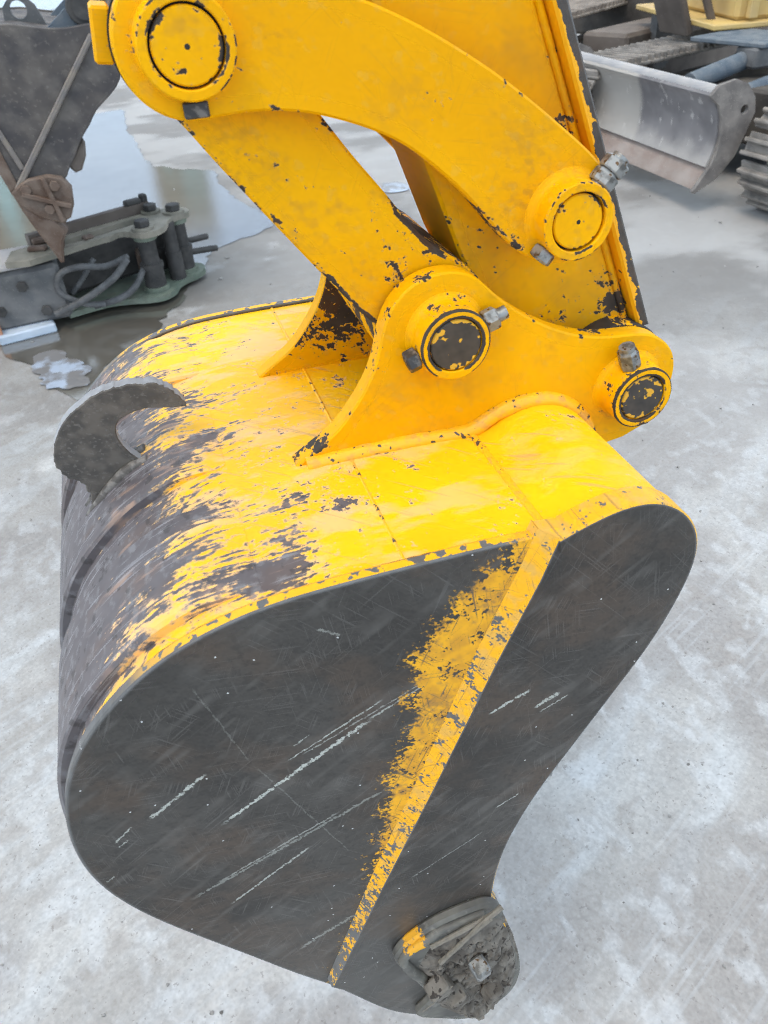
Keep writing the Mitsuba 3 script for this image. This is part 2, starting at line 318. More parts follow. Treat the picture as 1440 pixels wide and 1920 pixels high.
# ---- the yard
def ground_color(p, n, uv):
    wx, wy = p.x + 0.06 * (fbm(p.x * 6, p.y * 6, 1.0, 3) - 0.5), p.y + 0.06 * (fbm(p.x * 6, p.y * 6, 9.0, 3) - 0.5)
    a = fbm(wx * 1.1, wy * 1.1, 0.0, 4)
    b = fbm(wx * 5.0 + 3, wy * 5.0, 1.0, 5)
    c = mix((0.405, 0.398, 0.386), (0.322, 0.312, 0.300), smoothstep(0.30, 0.70, 0.45 * a + 0.55 * b))
    st = fbm((p.x * 0.80 + p.y * 0.6) * 2.2, (-wx * 0.6 + wy * 0.8) * 15, 3.0, 5)
    c = mix(c, (0.455, 0.48, 0.50), smoothstep(0.42, 0.76, st) * 0.55)
    c = mix(c, (0.262, 0.248, 0.240), smoothstep(0.42, 0.66, fbm(wx * 2.3, wy * 3.0, 8.0, 5)) * 0.85)
    m = fbm(wx * 17, wy * 24, 5.0, 5)
    c = mix(c, (0.27, 0.25, 0.235), smoothstep(0.52, 0.72, m) * 0.55 * smoothstep(0.36, 0.62, fbm(wx * 3, wy * 3, 12.0, 4)))
    c = mix(c, (0.47, 0.485, 0.50), smoothstep(0.50, 0.78, fbm(wx * 22, wy * 15, 6.0, 5)) * 0.5)
    g = fbm(p.x * 95, p.y * 95, 2.0, 3)
    c = c * (0.86 + 0.28 * fbm(p.x * 170, p.y * 170, 2.0, 2)) * (0.90 + 0.20 * g)
    c = mix(c, (0.17, 0.155, 0.15), smoothstep(0.72, 0.84, fbm(p.x * 120, p.y * 120, 4.0, 3)) * 0.55)
    # faint scrape marks left by buckets
    dm = fbm((p.x * 0.86 + p.y * 0.5) * 3.5 + 7, (-p.x * 0.5 + p.y * 0.86) * 70 + wx * 6, 0.0, 3)
    c = mix(c, (0.50, 0.53, 0.56), smoothstep(0.60, 0.82, dm) * smoothstep(0.45, 0.65, a) * 0.22)
    dm = fbm((wx * 0.4 - wy * 0.92) * 4 + 3, (wx * 0.92 + wy * 0.4) * 60, 5.0, 3)
    c = mix(c, (0.27, 0.255, 0.245), smoothstep(0.62, 0.80, dm) * smoothstep(0.42, 0.60, b) * 0.22)
    # damp, darker concrete round the standing water and under the far machines
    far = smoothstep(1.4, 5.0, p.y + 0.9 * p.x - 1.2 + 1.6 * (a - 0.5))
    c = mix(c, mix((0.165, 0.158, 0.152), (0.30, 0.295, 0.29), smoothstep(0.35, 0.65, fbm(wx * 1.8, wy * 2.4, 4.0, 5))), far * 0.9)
    wet = dr.exp(-(dr.square(p.x + 0.3) / 2.6 + dr.square(p.y - 5.4) / 7.0)) * smoothstep(0.34, 0.54, b + 0.14)
    c = mix(c, mix(c, (0.135, 0.122, 0.108), 0.8), wet)
    return c


def ground_rough(p, n, uv):
    return 0.46 + 0.35 * fbm(p.x * 3, p.y * 3, 2.0, 4)


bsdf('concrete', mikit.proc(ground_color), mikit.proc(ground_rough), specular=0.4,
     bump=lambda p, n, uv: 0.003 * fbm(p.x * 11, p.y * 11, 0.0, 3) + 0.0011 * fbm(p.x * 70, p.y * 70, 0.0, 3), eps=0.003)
bsdf('pebble_grey', mikit.proc(lambda p, n, uv: mix((0.10, 0.095, 0.09), (0.34, 0.33, 0.32), cell_rand(p.x * 40, p.y * 40, 0.0))), 0.8)
scene['water'] = {'type': 'bumpmap', 'tex': mikit.proc(lambda p, n, uv: 0.00018 * fbm(p.x * 7, p.y * 3.5, 0.0, 2), 0.01), 'scale': 1.0,
                  'bsdf': {'type': 'roughplastic', 'int_ior': 3.3, 'alpha': 0.02, 'nonlinear': False,
                           'diffuse_reflectance': mikit.proc(lambda p, n, uv: mix((0.095, 0.085, 0.07), (0.15, 0.14, 0.12), fbm(p.x * 2.5, p.y * 2.5, 0.0, 4)))}}
bsdf('slush', mikit.proc(lambda p, n, uv: mix((0.16, 0.155, 0.155), (0.31, 0.36, 0.44), smoothstep(0.38, 0.66, fbm(p.x * 12, p.y * 12, 0.0, 5)))), 0.25, bump=lambda p, n, uv: 0.004 * fbm(p.x * 25, p.y * 25, 0.0, 3), eps=0.004)


def dusty(key, a, b, dust=(0.34, 0.31, 0.27), amount=0.5, s=9.0, rough=0.7, metallic=0.0):
    bsdf(key, mikit.proc(lambda p, n, uv: mix(mix(mix(a, b, smoothstep(0.25, 0.75, F(p, s, 5))), dust, 0.62 * amount * smoothstep(0.36, 0.80, F(p, s * 1.7, 6, 6.0))), dust, 0.5 * amount * smoothstep(0.62, 0.80, F(p, s * 9, 3, 2.0)))), rough, metallic)


dusty('old_bucket_steel', (0.040, 0.037, 0.040), (0.072, 0.063, 0.058), (0.173, 0.155, 0.137), 0.7, 8)
dusty('rib_steel', (0.128, 0.120, 0.120), (0.195, 0.165, 0.135), (0.225, 0.203, 0.188), 0.6, 14)
dusty('blue_grey_steel', (0.06, 0.085, 0.115), (0.10, 0.125, 0.15), (0.22, 0.22, 0.22), 0.6, 10)
dusty('rusty_steel', (0.078, 0.045, 0.030), (0.132, 0.096, 0.075), (0.180, 0.150, 0.126), 0.6, 14)
dusty('olive_plate', (0.14, 0.135, 0.11), (0.25, 0.23, 0.19), (0.10, 0.10, 0.085), 0.6, 12)
dusty('green_plate', (0.09, 0.12, 0.095), (0.16, 0.19, 0.15), (0.10, 0.08, 0.06), 0.5, 12)
dusty('dark_iron', (0.025, 0.025, 0.025), (0.052, 0.050, 0.049), (0.098, 0.091, 0.084), 0.5, 14)
dusty('grey_iron', (0.075, 0.079, 0.083), (0.128, 0.128, 0.131), (0.225, 0.217, 0.203), 0.5, 11)
dusty('hose_rubber', (0.053, 0.056, 0.060), (0.098, 0.101, 0.105), (0.128, 0.124, 0.120), 0.5, 30)
dusty('white_steel', (0.36, 0.43, 0.52), (0.46, 0.53, 0.62), (0.40, 0.40, 0.40), 0.3, 12, 0.4)
dusty('orange_plastic', (0.48, 0.22, 0.12), (0.38, 0.17, 0.10), (0.40, 0.30, 0.25), 0.4, 12)
dusty('blade_steel', (0.145, 0.142, 0.155), (0.21, 0.205, 0.22), (0.42, 0.39, 0.36), 0.6, 5)
bsdf('blade_face', mikit.proc(lambda p, n, uv: mix(mix(mix(mix((0.115, 0.108, 0.112), (0.175, 0.165, 0.168), smoothstep(0.3, 0.7, F(p, 6, 4))),
                                                          (0.36, 0.335, 0.30), smoothstep(5.34, 5.42, p.y + 0.10 * (F(p, 5, 3, 2.0) - 0.5) + 0.25 * dr.square(p.z - 0.45) * 4) * 0.75),
                                                      (0.36, 0.34, 0.32), smoothstep(0.44, 0.27, p.z + 0.16 * (F(p, 9, 4, 5.0) - 0.5)) * 0.75),
                                                  (0.44, 0.42, 0.40), smoothstep(0.56, 0.72, 0.4 * noise(p.y * 40, p.z * 9, 0.0) + 0.5 * F(p, 24, 4, 9.0)) * 0.6)), 0.65)
dusty('blade_rim', (0.27, 0.27, 0.28), (0.36, 0.35, 0.35), (0.42, 0.38, 0.34), 0.5, 7)
dusty('edge_steel', (0.22, 0.165, 0.14), (0.29, 0.24, 0.215), (0.33, 0.30, 0.275), 0.6, 7)
dusty('blade_end', (0.11, 0.10, 0.095), (0.19, 0.172, 0.16), (0.34, 0.31, 0.28), 0.6, 9)
dusty('track_steel', (0.12, 0.11, 0.10), (0.25, 0.23, 0.21), (0.33, 0.285, 0.245), 0.6, 9)
dusty('track_mud', (0.12, 0.10, 0.085), (0.24, 0.205, 0.175), (0.36, 0.32, 0.28), 0.6, 9)
dusty('tan_paint', (0.52, 0.37, 0.13), (0.43, 0.30, 0.11), (0.46, 0.36, 0.22), 0.5, 5, 0.5)
dusty('undercarriage', (0.027, 0.024, 0.022), (0.066, 0.057, 0.048), (0.120, 0.102, 0.087), 0.6, 6)
dusty('brown_frame', (0.085, 0.068, 0.058), (0.130, 0.107, 0.091), (0.182, 0.156, 0.137), 0.6, 5)
dusty('hut_wall', (0.30, 0.25, 0.18), (0.34, 0.29, 0.21), (0.36, 0.32, 0.26), 0.4, 1.0)
bsdf('hut_roof', (0.24, 0.25, 0.27), 0.6)
bsdf('hut_glass', (0.50, 0.80, 0.80), 0.1)

# ------------------------------------------------------------------ mesh helpers
REF = lambda k: {'type': 'ref', 'id': k}


def key_for(name):
    if name not in scene:
        return name
    i = 1
    while f'{name}_{i:03d}' in scene:
        i += 1
    return f'{name}_{i:03d}'


def put(name, shape, label=None, category=None, group=None, kind=None):
    k = key_for(name)
    scene[k] = shape
    info = {a: b for a, b in (('label', label), ('category', category), ('group', group), ('kind', kind)) if b}
    if info:
        labels[k] = info
    return k


def thing(key, label, category, group=None):
    labels[key] = {'label': label, 'category': category}
    if group:
        labels[key]['group'] = group
    return key


def catmull(pts, step=0.006):
    p = np.asarray(pts, float)
    q = np.vstack([2 * p[0] - p[1], p, 2 * p[-1] - p[-2]])
    out = []
    for i in range(1, len(q) - 2):
        n = max(2, int(np.linalg.norm(q[i + 1] - q[i]) / step))
        t = np.linspace(0, 1, n, endpoint=False)[:, None]
        out.append(0.5 * (2 * q[i] + (q[i + 1] - q[i - 1]) * t + (2 * q[i - 1] - 5 * q[i] + 4 * q[i + 1] - q[i + 2]) * t ** 2 + (3 * q[i] - q[i - 1] - 3 * q[i + 1] + q[i + 2]) * t ** 3))
    return np.vstack(out + [p[-1:]])


def relax(p, n=6, closed=False):
    p = np.array(p, float)
    for _ in range(n):
        if closed:
            p = 0.5 * p + 0.25 * (np.roll(p, 1, 0) + np.roll(p, -1, 0))
        else:
            p[1:-1] = 0.5 * p[1:-1] + 0.25 * (p[:-2] + p[2:])
    return p


def arc(cx, cz, r, a0, a1, n=24):
    a = np.radians(np.linspace(a0, a1, n))
    return np.c_[cx + r * np.cos(a), cz + r * np.sin(a)]


def clean(p, tol=1e-4):
    p = np.asarray(p, float)
    keep = [0]
    for i in range(1, len(p)):
        if np.linalg.norm(p[i] - p[keep[-1]]) > tol:
            keep.append(i)
    if np.linalg.norm(p[keep[-1]] - p[0]) < tol:
        keep.pop()
    return p[keep]


def ccw(p):
    x, y = p[:, 0], p[:, 1]
    return p if (x * np.roll(y, -1) - np.roll(x, -1) * y).sum() > 0 else p[::-1].copy()


def vnormal(p, closed=True):
    """outward normals of a counter-clockwise outline, scaled for mitring"""
    if closed:
        d0, d1 = p - np.roll(p, 1, 0), np.roll(p, -1, 0) - p
    else:
        d = np.diff(p, axis=0)
        d0, d1 = np.vstack([d[:1], d]), np.vstack([d, d[-1:]])
    d0 /= np.linalg.norm(d0, axis=1, keepdims=True) + 1e-12
    d1 /= np.linalg.norm(d1, axis=1, keepdims=True) + 1e-12
    n = np.c_[d0[:, 1] + d1[:, 1], -(d0[:, 0] + d1[:, 0])]
    n /= np.linalg.norm(n, axis=1, keepdims=True) + 1e-12
    c = np.clip((n * np.c_[d1[:, 1], -d1[:, 0]]).sum(1), 0.6, 1)
    return n / c[:, None]


class Mesh:
    def __init__(self):
        self.v, self.f, self.uv, self.n = [], [], [], 0

    def add(self, v, f, uv):
        self.v.append(np.asarray(v, float)); self.f.append(np.asarray(f, int) + self.n); self.uv.append(np.asarray(uv, float))
        self.n += len(v)

    def grid(self, rows, uvs, closed=True):
        """rows: list of (N,3) rings"""
        N = len(rows[0])
        v = np.vstack(rows); uv = np.vstack(uvs)
        i = np.arange(N if closed else N - 1); j = (i + 1) % N
        f = []
        for k in range(len(rows) - 1):
            a, b = k * N, (k + 1) * N
            f += [np.c_[a + i, a + j, b + j], np.c_[a + i, b + j, b + i]]
        self.add(v, np.vstack(f), uv)

    def tri(self):
        return trimesh.Trimesh(np.vstack(self.v), np.vstack(self.f), process=False), np.vstack(self.uv)

    def shape(self, mat):
        m, uv = self.tri()
        return mikit.ply(m, mat, smooth=True, uv=uv)


def earcut(p):
    from shapely.geometry import Polygon
    v, f = trimesh.creation.triangulate_polygon(Polygon(p), engine='earcut')
    return np.asarray(v), np.asarray(f)


def extr(outline, y0, y1, bev=0.002, inset=0.010, both=True):
    """a plate with the outline in XZ, from y0 (towards the camera) to y1, chamfered, with uv.x = distance from the edge"""
    p = ccw(clean(outline))
    n = vnormal(p)
    s = np.r_[0, np.cumsum(np.linalg.norm(np.diff(p, axis=0), axis=1))]
    m = Mesh()
    at = lambda q, y: np.c_[q[:, 0], np.full(len(q), y), q[:, 1]]
    U = lambda x: np.c_[np.full(len(p), x), s]
    B = p - n * bev
    for y, yb, on in ((y0, y0 + bev, True), (y1, y1 - bev, both)):
        if not on:
            continue
        if inset:
            A = p - n * (bev + inset)
            m.grid([at(A, y), at(B, y)], [U(inset), U(0.0)])
        else:
            A = B
        v, f = earcut(A)
        m.add(at(v, y), f, np.c_[np.full(len(v), max(inset, 0.02)), v[:, 0]])
        m.grid([at(B, y), at(p, yb)], [U(0.0), U(-0.001)])
    m.grid([at(p, y0 + bev), at(p, y1 - bev)], [U(-1.0), U(-1.0 - (y1 - y0))])
    return m


def lathe(cx, cz, prof, n=64, crisp=True):
    """a turned part on the Y axis through (cx, cz): prof = [(radius, y, u)]"""
    m = Mesh()
    a = np.linspace(0, 2 * np.pi, n, endpoint=False)
    ring = lambda r, y: np.c_[cx + r * np.cos(a), np.full(n, y), cz + r * np.sin(a)]
    for (r0, y0, u0), (r1, y1, u1) in zip(prof, prof[1:]):
        m.grid([ring(max(r0, 1e-6), y0), ring(max(r1, 1e-6), y1)], [np.c_[np.full(n, u0), a * 0.03], np.c_[np.full(n, u1), a * 0.03]])
    return m


def box(sx, sy, sz, c=(0, 0, 0), bev=0.0, rot=None):
    if bev:
        import manifold3d
        b = bev
        pts = np.array([(x * (sx / 2 - (b if k != 0 else 0)), y * (sy / 2 - (b if k != 1 else 0)), z * (sz / 2 - (b if k != 2 else 0))) for x in (-1, 1) for y in (-1, 1) for z in (-1, 1) for k in range(3)])
        m = trimesh.convex.convex_hull(pts)
    else:
        m = trimesh.creation.box((sx, sy, sz))
    if rot is not None:
        m.apply_transform(rot)
    m.apply_translation(c)
    return m


def bar(a, b, r, sides=16, r2=None, ends=True):
    """a round bar from a to b"""
    a, b = np.asarray(a, float), np.asarray(b, float)
    return tube([a, b], [r, r if r2 is None else r2], sides)


def tube(path, radii, sides=10):
    p = np.asarray(path, float)
    radii = np.broadcast_to(radii, (len(p),))
    t = np.gradient(p, axis=0); t /= np.linalg.norm(t, axis=1, keepdims=True)
    ref = np.array([0, 0, 1.0]) if abs(t[:, 2]).max() < 0.95 else np.array([0.3, 0.9, 0.1])
    u = np.cross(t, ref); u /= np.linalg.norm(u, axis=1, keepdims=True)
    w = np.cross(t, u)
    a = np.linspace(0, 2 * np.pi, sides, endpoint=False)
    v = (p[:, None] + radii[:, None, None] * (np.cos(a)[None, :, None] * u[:, None] + np.sin(a)[None, :, None] * w[:, None])).reshape(-1, 3)
    f = []
    for k in range(len(p) - 1):
        for i in range(sides):
            j = (i + 1) % sides
            f += [[k * sides + i, k * sides + j, (k + 1) * sides + j], [k * sides + i, (k + 1) * sides + j, (k + 1) * sides + i]]
    n = len(v)
    v = np.vstack([v, p[:1], p[-1:]])
    for i in range(sides):
        f += [[n, (i + 1) % sides, i], [n + 1, n - sides + i, n - sides + (i + 1) % sides]]
    m = trimesh.Trimesh(v, f, process=False)
    m.fix_normals()
    return m


def spl(pts, step=0.03):
    return catmull(np.asarray(pts, float), step)


def hexnut(c, axis, af, length, bev=0.12):
    """a hexagonal nut or bolt head: chamfered prism along axis starting at c"""
    axis = np.asarray(axis, float) / np.linalg.norm(axis)
    u = np.cross(axis, [0, 1, 0]); u /= np.linalg.norm(u); w = np.cross(axis, u)
    R = af / math.sqrt(3)
    pts = []
    for s, r in ((0, R * 0.93), (length * bev, R), (length * (1 - bev), R), (length, R * 0.90)):
        for k in range(6):
            a = k * math.pi / 3 + 0.3
            pts.append(np.asarray(c) + axis * s + r * (math.cos(a) * u + math.sin(a) * w))
    return trimesh.convex.convex_hull(np.array(pts))


def cat(*ms):
    return trimesh.util.concatenate([m for m in ms])


def knobbly(m, amp, scale, seed=0):
    n = np.array(m.vertex_normals)
    m.vertices = m.vertices + n * ((meshkit.fbm(np.array(m.vertices) * scale, 4, seed) - 0.5) * 2 * amp)[:, None]
    return m


def bead(path, r, seed=0, sides=8, step=0.004):
    """a rippled weld bead laid along a path"""
    p = catmull(np.asarray(path, float), step)
    k = np.arange(len(p))
    return tube(p, r * (1 + 0.04 * np.sin(k * 2.1) + 0.14 * (meshkit.noise(np.c_[k * 0.7, k * 0, k * 0 + seed]) - 0.5)), sides)


# ------------------------------------------------------------------ the setting
put('ground', mikit.ply(([[-300, -300, 0], [300, -300, 0], [300, 300, 0], [-300, 300, 0]], [[0, 1, 2], [0, 2, 3]]), 'concrete'), kind='structure')


def puddle(name, outline, z, mat, jag=0.06, seed=0, label=None, kind='structure', step=0.05):
    p = catmull(np.vstack([outline, outline[:1]]), step)[:-1]
    n = vnormal(ccw(p)); p = ccw(p)
    q = np.c_[p * 3.0, np.zeros(len(p))]
    p = p + n * ((meshkit.fbm(q, 5, seed) - 0.5) * 2 * jag + (meshkit.fbm(q * 6, 3, seed + 3) - 0.5) * jag * 0.8)[:, None]
    from shapely.geometry import Polygon
    g = Polygon(p).buffer(0)
    if g.geom_type != 'Polygon':
        g = max(g.geoms, key=lambda a: a.area)
    v, f = trimesh.creation.triangulate_polygon(g, engine='earcut')
    v = np.c_[v, np.full(len(v), z)]
    m = trimesh.Trimesh(v, f, process=False)
    if m.face_normals[:, 2].mean() < 0:
        m.invert()
    return put(name, mikit.ply(m, mat), label=label, kind=kind)


WATER = [([(0.076, 10.834), (0.088, 9.69), (0.113, 8.492), (0.164, 8.012), (0.395, 7.663), (0.663, 7.362), (0.72, 6.816), (0.809, 6.203), (0.882, 5.739), (0.723, 5.505), (0.481, 5.371), (0.342, 5.264), (0.25, 4.95), (0.13, 4.6), (-0.029, 4.364), (-0.11, 4.069), (-0.299, 3.826), (-0.358, 3.587), (-0.469, 3.564), (-0.7, 4.008), (-0.879, 4.391), (-1.309, 5.277), (-1.684, 7.365), (-2.068, 12.563), (-0.992, 12.18), (-0.403, 10.823)], 0.1, 3), ([(-4.596, 38.343), (-2.025, 41.156), (0.468, 32.231), (0.238, 26.812), (-0.269, 25.646), (-0.96, 26.858), (-1.41, 23.897), (-2.154, 24.038), (-3.04, 25.74)], 0.3, 5)]
for i, (o, jag, seed) in enumerate(WATER):
    puddle('puddle_water', np.array(o), 0.004, 'water', jag, seed)
SLUSH = [([(-0.7, 4.008), (-0.599, 4.157), (-0.465, 4.016), (-0.373, 3.955), (-0.393, 3.688), (-0.517, 3.641), (-0.644, 3.83)], 0.14, 2), ([(1.859, 6.236), (1.966, 6.224), (2.016, 6.111), (1.972, 5.957), (1.803, 5.991)], 0.03, 6)]
for i, (o, jag, seed) in enumerate(SLUSH):
    puddle('slush', np.array(o), 0.008, 'slush', jag, seed, step=0.03)

# loose grit and pebbles on the concrete
vs, fs, nn = [], [], 0
ico = trimesh.creation.icosphere(1)
for i in range(900):
    y = rng.uniform(0.3, 7.0); x = rng.uniform(-1.2, 1.0) * (0.9 + 0.6 * y) + 0.25 * y
    s = rng.choice([0.002, 0.003, 0.004, 0.008], p=[0.5, 0.3, 0.16, 0.04]) * (1 + 0.12 * y)
    v = ico.vertices * s * rng.uniform(0.6, 1.2, 3) * [1, 1, 0.6] * (1 + 0.25 * rng.standard_normal((len(ico.vertices), 1)))
    vs.append(v + [x, y, s * 0.3]); fs.append(ico.faces + nn); nn += len(v)
for cx, cy, N, R in ((0.62, 1.08, 90, 0.07), (0.93, 1.28, 30, 0.05), (0.72, 1.45, 22, 0.05)):
    for i in range(N):
        r = R * math.sqrt(rng.random()); a = rng.random() * 6.28; s = rng.uniform(0.003, 0.009)
        v = ico.vertices * s * [1, 1, 0.55] * (1 + 0.3 * rng.standard_normal((len(ico.vertices), 1)))
        vs.append(v + [cx + r * math.cos(a), cy + r * math.sin(a), s * 0.2]); fs.append(ico.faces + nn); nn += len(v)
put('loose_gravel', mikit.ply(trimesh.Trimesh(np.vstack(vs), np.vstack(fs), process=False), 'pebble_grey', smooth=True), label='grit and small pebbles scattered over the pale concrete', category='gravel', kind='stuff')

# ------------------------------------------------------------------ the yellow bucket
BKT = thing('excavator_bucket', 'yellow digging bucket hanging in front, its side and heel worn to dark steel', 'excavator bucket')
MID = 0.7525
mir = lambda y: 2 * MID - y
PIN3, PIN4, PIN2, PIN1 = (0.2448, 1.4288), (0.4497, 1.3289), (0.3617, 1.5195), (0.0562, 1.6812)

side_left = [(0.2748, 1.3134), (0.2684, 1.3195), (0.2412, 1.3215), (0.2121, 1.3225), (0.1836, 1.3232), (0.1534, 1.3236), (0.1192, 1.3238), (0.0836, 1.3238), (0.0445, 1.3230), (0.023, 1.3214), (0.0011, 1.3179), (-0.0207, 1.3124), (-0.043, 1.3046), (-0.066, 1.2938), (-0.0806, 1.2852), (-0.0928, 1.2762), (-0.1171, 1.2556), (-0.1367, 1.2355), (-0.1539, 1.2128), (-0.168, 1.1864), (-0.18, 1.1534), (-0.1882, 1.1163), (-0.1909, 1.0785), (-0.1888, 1.0413), (-0.1801, 1.0009), (-0.165, 0.9581), (-0.1433, 0.9115), (-0.1102, 0.8488), (-0.0732, 0.7801), (-0.0374, 0.7123), (0.0031, 0.6429)]
front_edge = [(0.2703, 1.3217), (0.2836, 1.3274), (0.2979, 1.3320), (0.3145, 1.3375), (0.3342, 1.3407), (0.352, 1.3397), (0.3684, 1.3337), (0.3833, 1.3237), (0.3964, 1.3111), (0.4076, 1.2952), (0.4140, 1.275), (0.4143, 1.2494), (0.4085, 1.221), (0.3962, 1.1840), (0.3790, 1.1440), (0.3566, 1.1040), (0.334, 1.0635), (0.3074, 1.0166), (0.2792, 0.9669), (0.2559, 0.9161), (0.238, 0.8641), (0.226, 0.8041), (0.2220, 0.7529)]
bottom_edge = [(0.2207, 0.7447), (0.2348, 0.7154), (0.2474, 0.661), (0.2634, 0.5845), (0.2700, 0.5204), (0.2690, 0.4765), (0.2561, 0.4413), (0.2246, 0.4162), (0.189, 0.4061), (0.1417, 0.4513), (0.0899, 0.5062), (0.0579, 0.5587), (0.0309, 0.6155), (0.0150, 0.6480)]
ridge = [(0.2677, 1.3237), (0.2525, 1.2808), (0.2151, 1.1939), (0.1421, 1.0097), (0.0868, 0.8752), (0.0059, 0.6663)]

left_curve = relax(catmull(side_left[1:], 0.008), 10)
left_poly = np.vstack([left_curve, [(0.040, 0.640), (0.11, 0.86), (0.20, 1.08), (0.262, 1.23), (0.285, 1.30), (0.2748, 1.3134)]])
front_curve = relax(catmull(front_edge, 0.008), 8)
front_poly = np.vstack([front_curve, relax(catmull(bottom_edge, 0.01), 6), [(0.0040, 0.6640)], [ridge[i] for i in (4, 3, 2, 1, 0)]])

for y0, y1, mat in ((0.4585, 0.470, 'side_steel'), (mir(0.470), mir(0.4585), 'plate_steel')):
    put(BKT + '__side_plate', extr(left_poly, y0, y1, 0.0015).shape(mat))
for y0, y1, bv in ((0.446, 0.4715, 0.0), (mir(0.4715), mir(0.446), 0.0)):
    # the thick front plate, its back edge a sloping weld face down to the thinner plate
    p = ccw(clean(front_poly))
    n = vnormal(p)
    t = (p[:, 0] - R0[0]) * RD[0] + (p[:, 1] - R0[1]) * RD[1]
    off = (p[:, 0] - R0[0]) * -0.929 + (p[:, 1] - R0[1]) * 0.370
    slope = np.where((np.abs(off) < 0.012) & (t < 0.72) & (t > -0.002), 1.0, 0.0)
    wid = slope * np.interp(t, [0, 0.1, 0.45, 0.71], [0.014, 0.016, 0.011, 0.003])
    q = p + np.c_[-0.929 * wid, 0.370 * wid]
    m = Mesh()
    near_side = y0 < MID
    yo, yi, yb = (0.446, 0.4583, 0.4715) if near_side else (mir(0.446), mir(0.4583), mir(0.4715))
    sg = 1 if near_side else -1
    s = np.r_[0, np.cumsum(np.linalg.norm(np.diff(p, axis=0), axis=1))]
    at = lambda a, y: np.c_[a[:, 0], np.full(len(a), y), a[:, 1]]
    U = lambda x: np.c_[np.full(len(p), x), s]
    A = p - n * 0.011; B = p - n * 0.0015
    m.grid([at(A, yo), at(B, yo)], [U(0.01), U(0.0)])
    v, f = earcut(A); m.add(at(v, yo), f, np.c_[np.full(len(v), 0.02), v[:, 0]])
    m.grid([at(B, yo), at(p, yo + sg * 0.0015)], [U(0.0), U(-0.001)])
    m.grid([at(p, yo + sg * 0.0015), at(q, yi)], [U(-1.0), U(-1.012)])
    m.grid([at(q, yi), at(q, yb)], [U(-1.0), U(-1.012)])
    v, f = earcut(p); m.add(at(v, yb), f, np.c_[np.full(len(v), 0.02), v[:, 0]])
    put(BKT + '__side_cutter', m.shape('cutter_steel'))

# ---- shell
TUBE = (0.3375, 1.2625)
lp = ccw(clean(left_poly))
sl = left_curve
shell_line = np.vstack([arc(*TUBE, 0.0715, -75, 128, 44), [(0.2830, 1.3155), (0.272, 1.3125)], [(0.262, 1.3145)], sl[3:] + [0, 0]])
# pull the sheet a little inside the side plate's outline
nl = vnormal(shell_line, closed=False)      # the line runs counter-clockwise round the bucket, so normals point out
inn = np.where(np.arange(len(shell_line)) < 47, 0.0, 0.0045)
shell_line = shell_line - nl * inn[:, None]
shell_line = np.vstack([shell_line, [(0.030, 0.606), (0.088, 0.512), (0.140, 0.458)]])
shell_line = catmull(clean(shell_line, 0.002), 0.006)
shell_line = relax(shell_line, 4)
SL = np.r_[0, np.cumsum(np.linalg.norm(np.diff(shell_line, axis=0), axis=1))]


def sheet(line, s, y0, y1, t, top=0.0, side=0.003):
    """a bent plate: outer face 'top' above the line, t thick, from y0 to y1"""
    n = vnormal(line, closed=False)
    top = np.broadcast_to(np.asarray(top, float), (len(line),))[:, None]
    o, i_, b = line + n * top, line + n * (top - t), line + n * (top - min(side, t))
    m = Mesh()
    at = lambda a, y: np.c_[a[:, 0], np.full(len(a), y), a[:, 1]]
    U = lambda y: np.c_[s, np.full(len(s), y)]
    ys = np.linspace(y0 + side, y1 - side, 3)
    m.grid([at(o, y) for y in ys], [U(y) for y in ys], closed=False)
    m.grid([at(i_, y0), at(i_, y1)], [U(y0), U(y1)], closed=False)
    for ya, yb in ((y0, y0 + side), (y1, y1 - side)):
        m.grid([at(b, ya), at(o, yb)], [U(ya), U(yb)], closed=False)
        m.grid([at(i_, ya), at(b, ya)], [U(ya), U(ya + 0.01)], closed=False)
    for k in (0, -1):
        v = np.array([at(o[[k]], y0 + side)[0], at(o[[k]], y1 - side)[0], at(b[[k]], y1)[0], at(i_[[k]], y1)[0], at(i_[[k]], y0)[0], at(b[[k]], y0)[0]])
        m.add(v, [[0, 1, 2], [0, 2, 3], [0, 3, 4], [0, 4, 5]], np.c_[np.full(6, s[k]), v[:, 1]])
    return m


put(BKT + '__shell', sheet(shell_line, SL, 0.466, mir(0.466), 0.012, 0, 0.001).shape('shell_paint'))
put(BKT + '__torque_tube', lathe(*TUBE, [(0.0, 0.471, 0), (0.058, 0.471, 0), (0.058, mir(0.471), 0), (0.0, mir(0.471), 0)]).shape('boss_paint'))
# wear strips from the seam on top round the heel to the floor
i0 = int(np.argmin(np.abs(shell_line[:, 0] - 0.023) + np.where(shell_line[:, 1] > 1.25, 0, 9)))
i1 = int(np.argmin(np.linalg.norm(shell_line - [0.0, 0.648], axis=1)))
for y0, y1 in ((0.488, 0.618), (0.677, 0.829), (mir(0.618), mir(0.488))):
    put(BKT + '__wear_strip', sheet(shell_line[i0:i1], SL[i0:i1], y0, y1, 0.0145, 0.0006 + 0.0105 * np.clip((SL[i0:i1] - SL[i0]) / 0.05, 0, 1), 0.003).shape('strip_paint'))
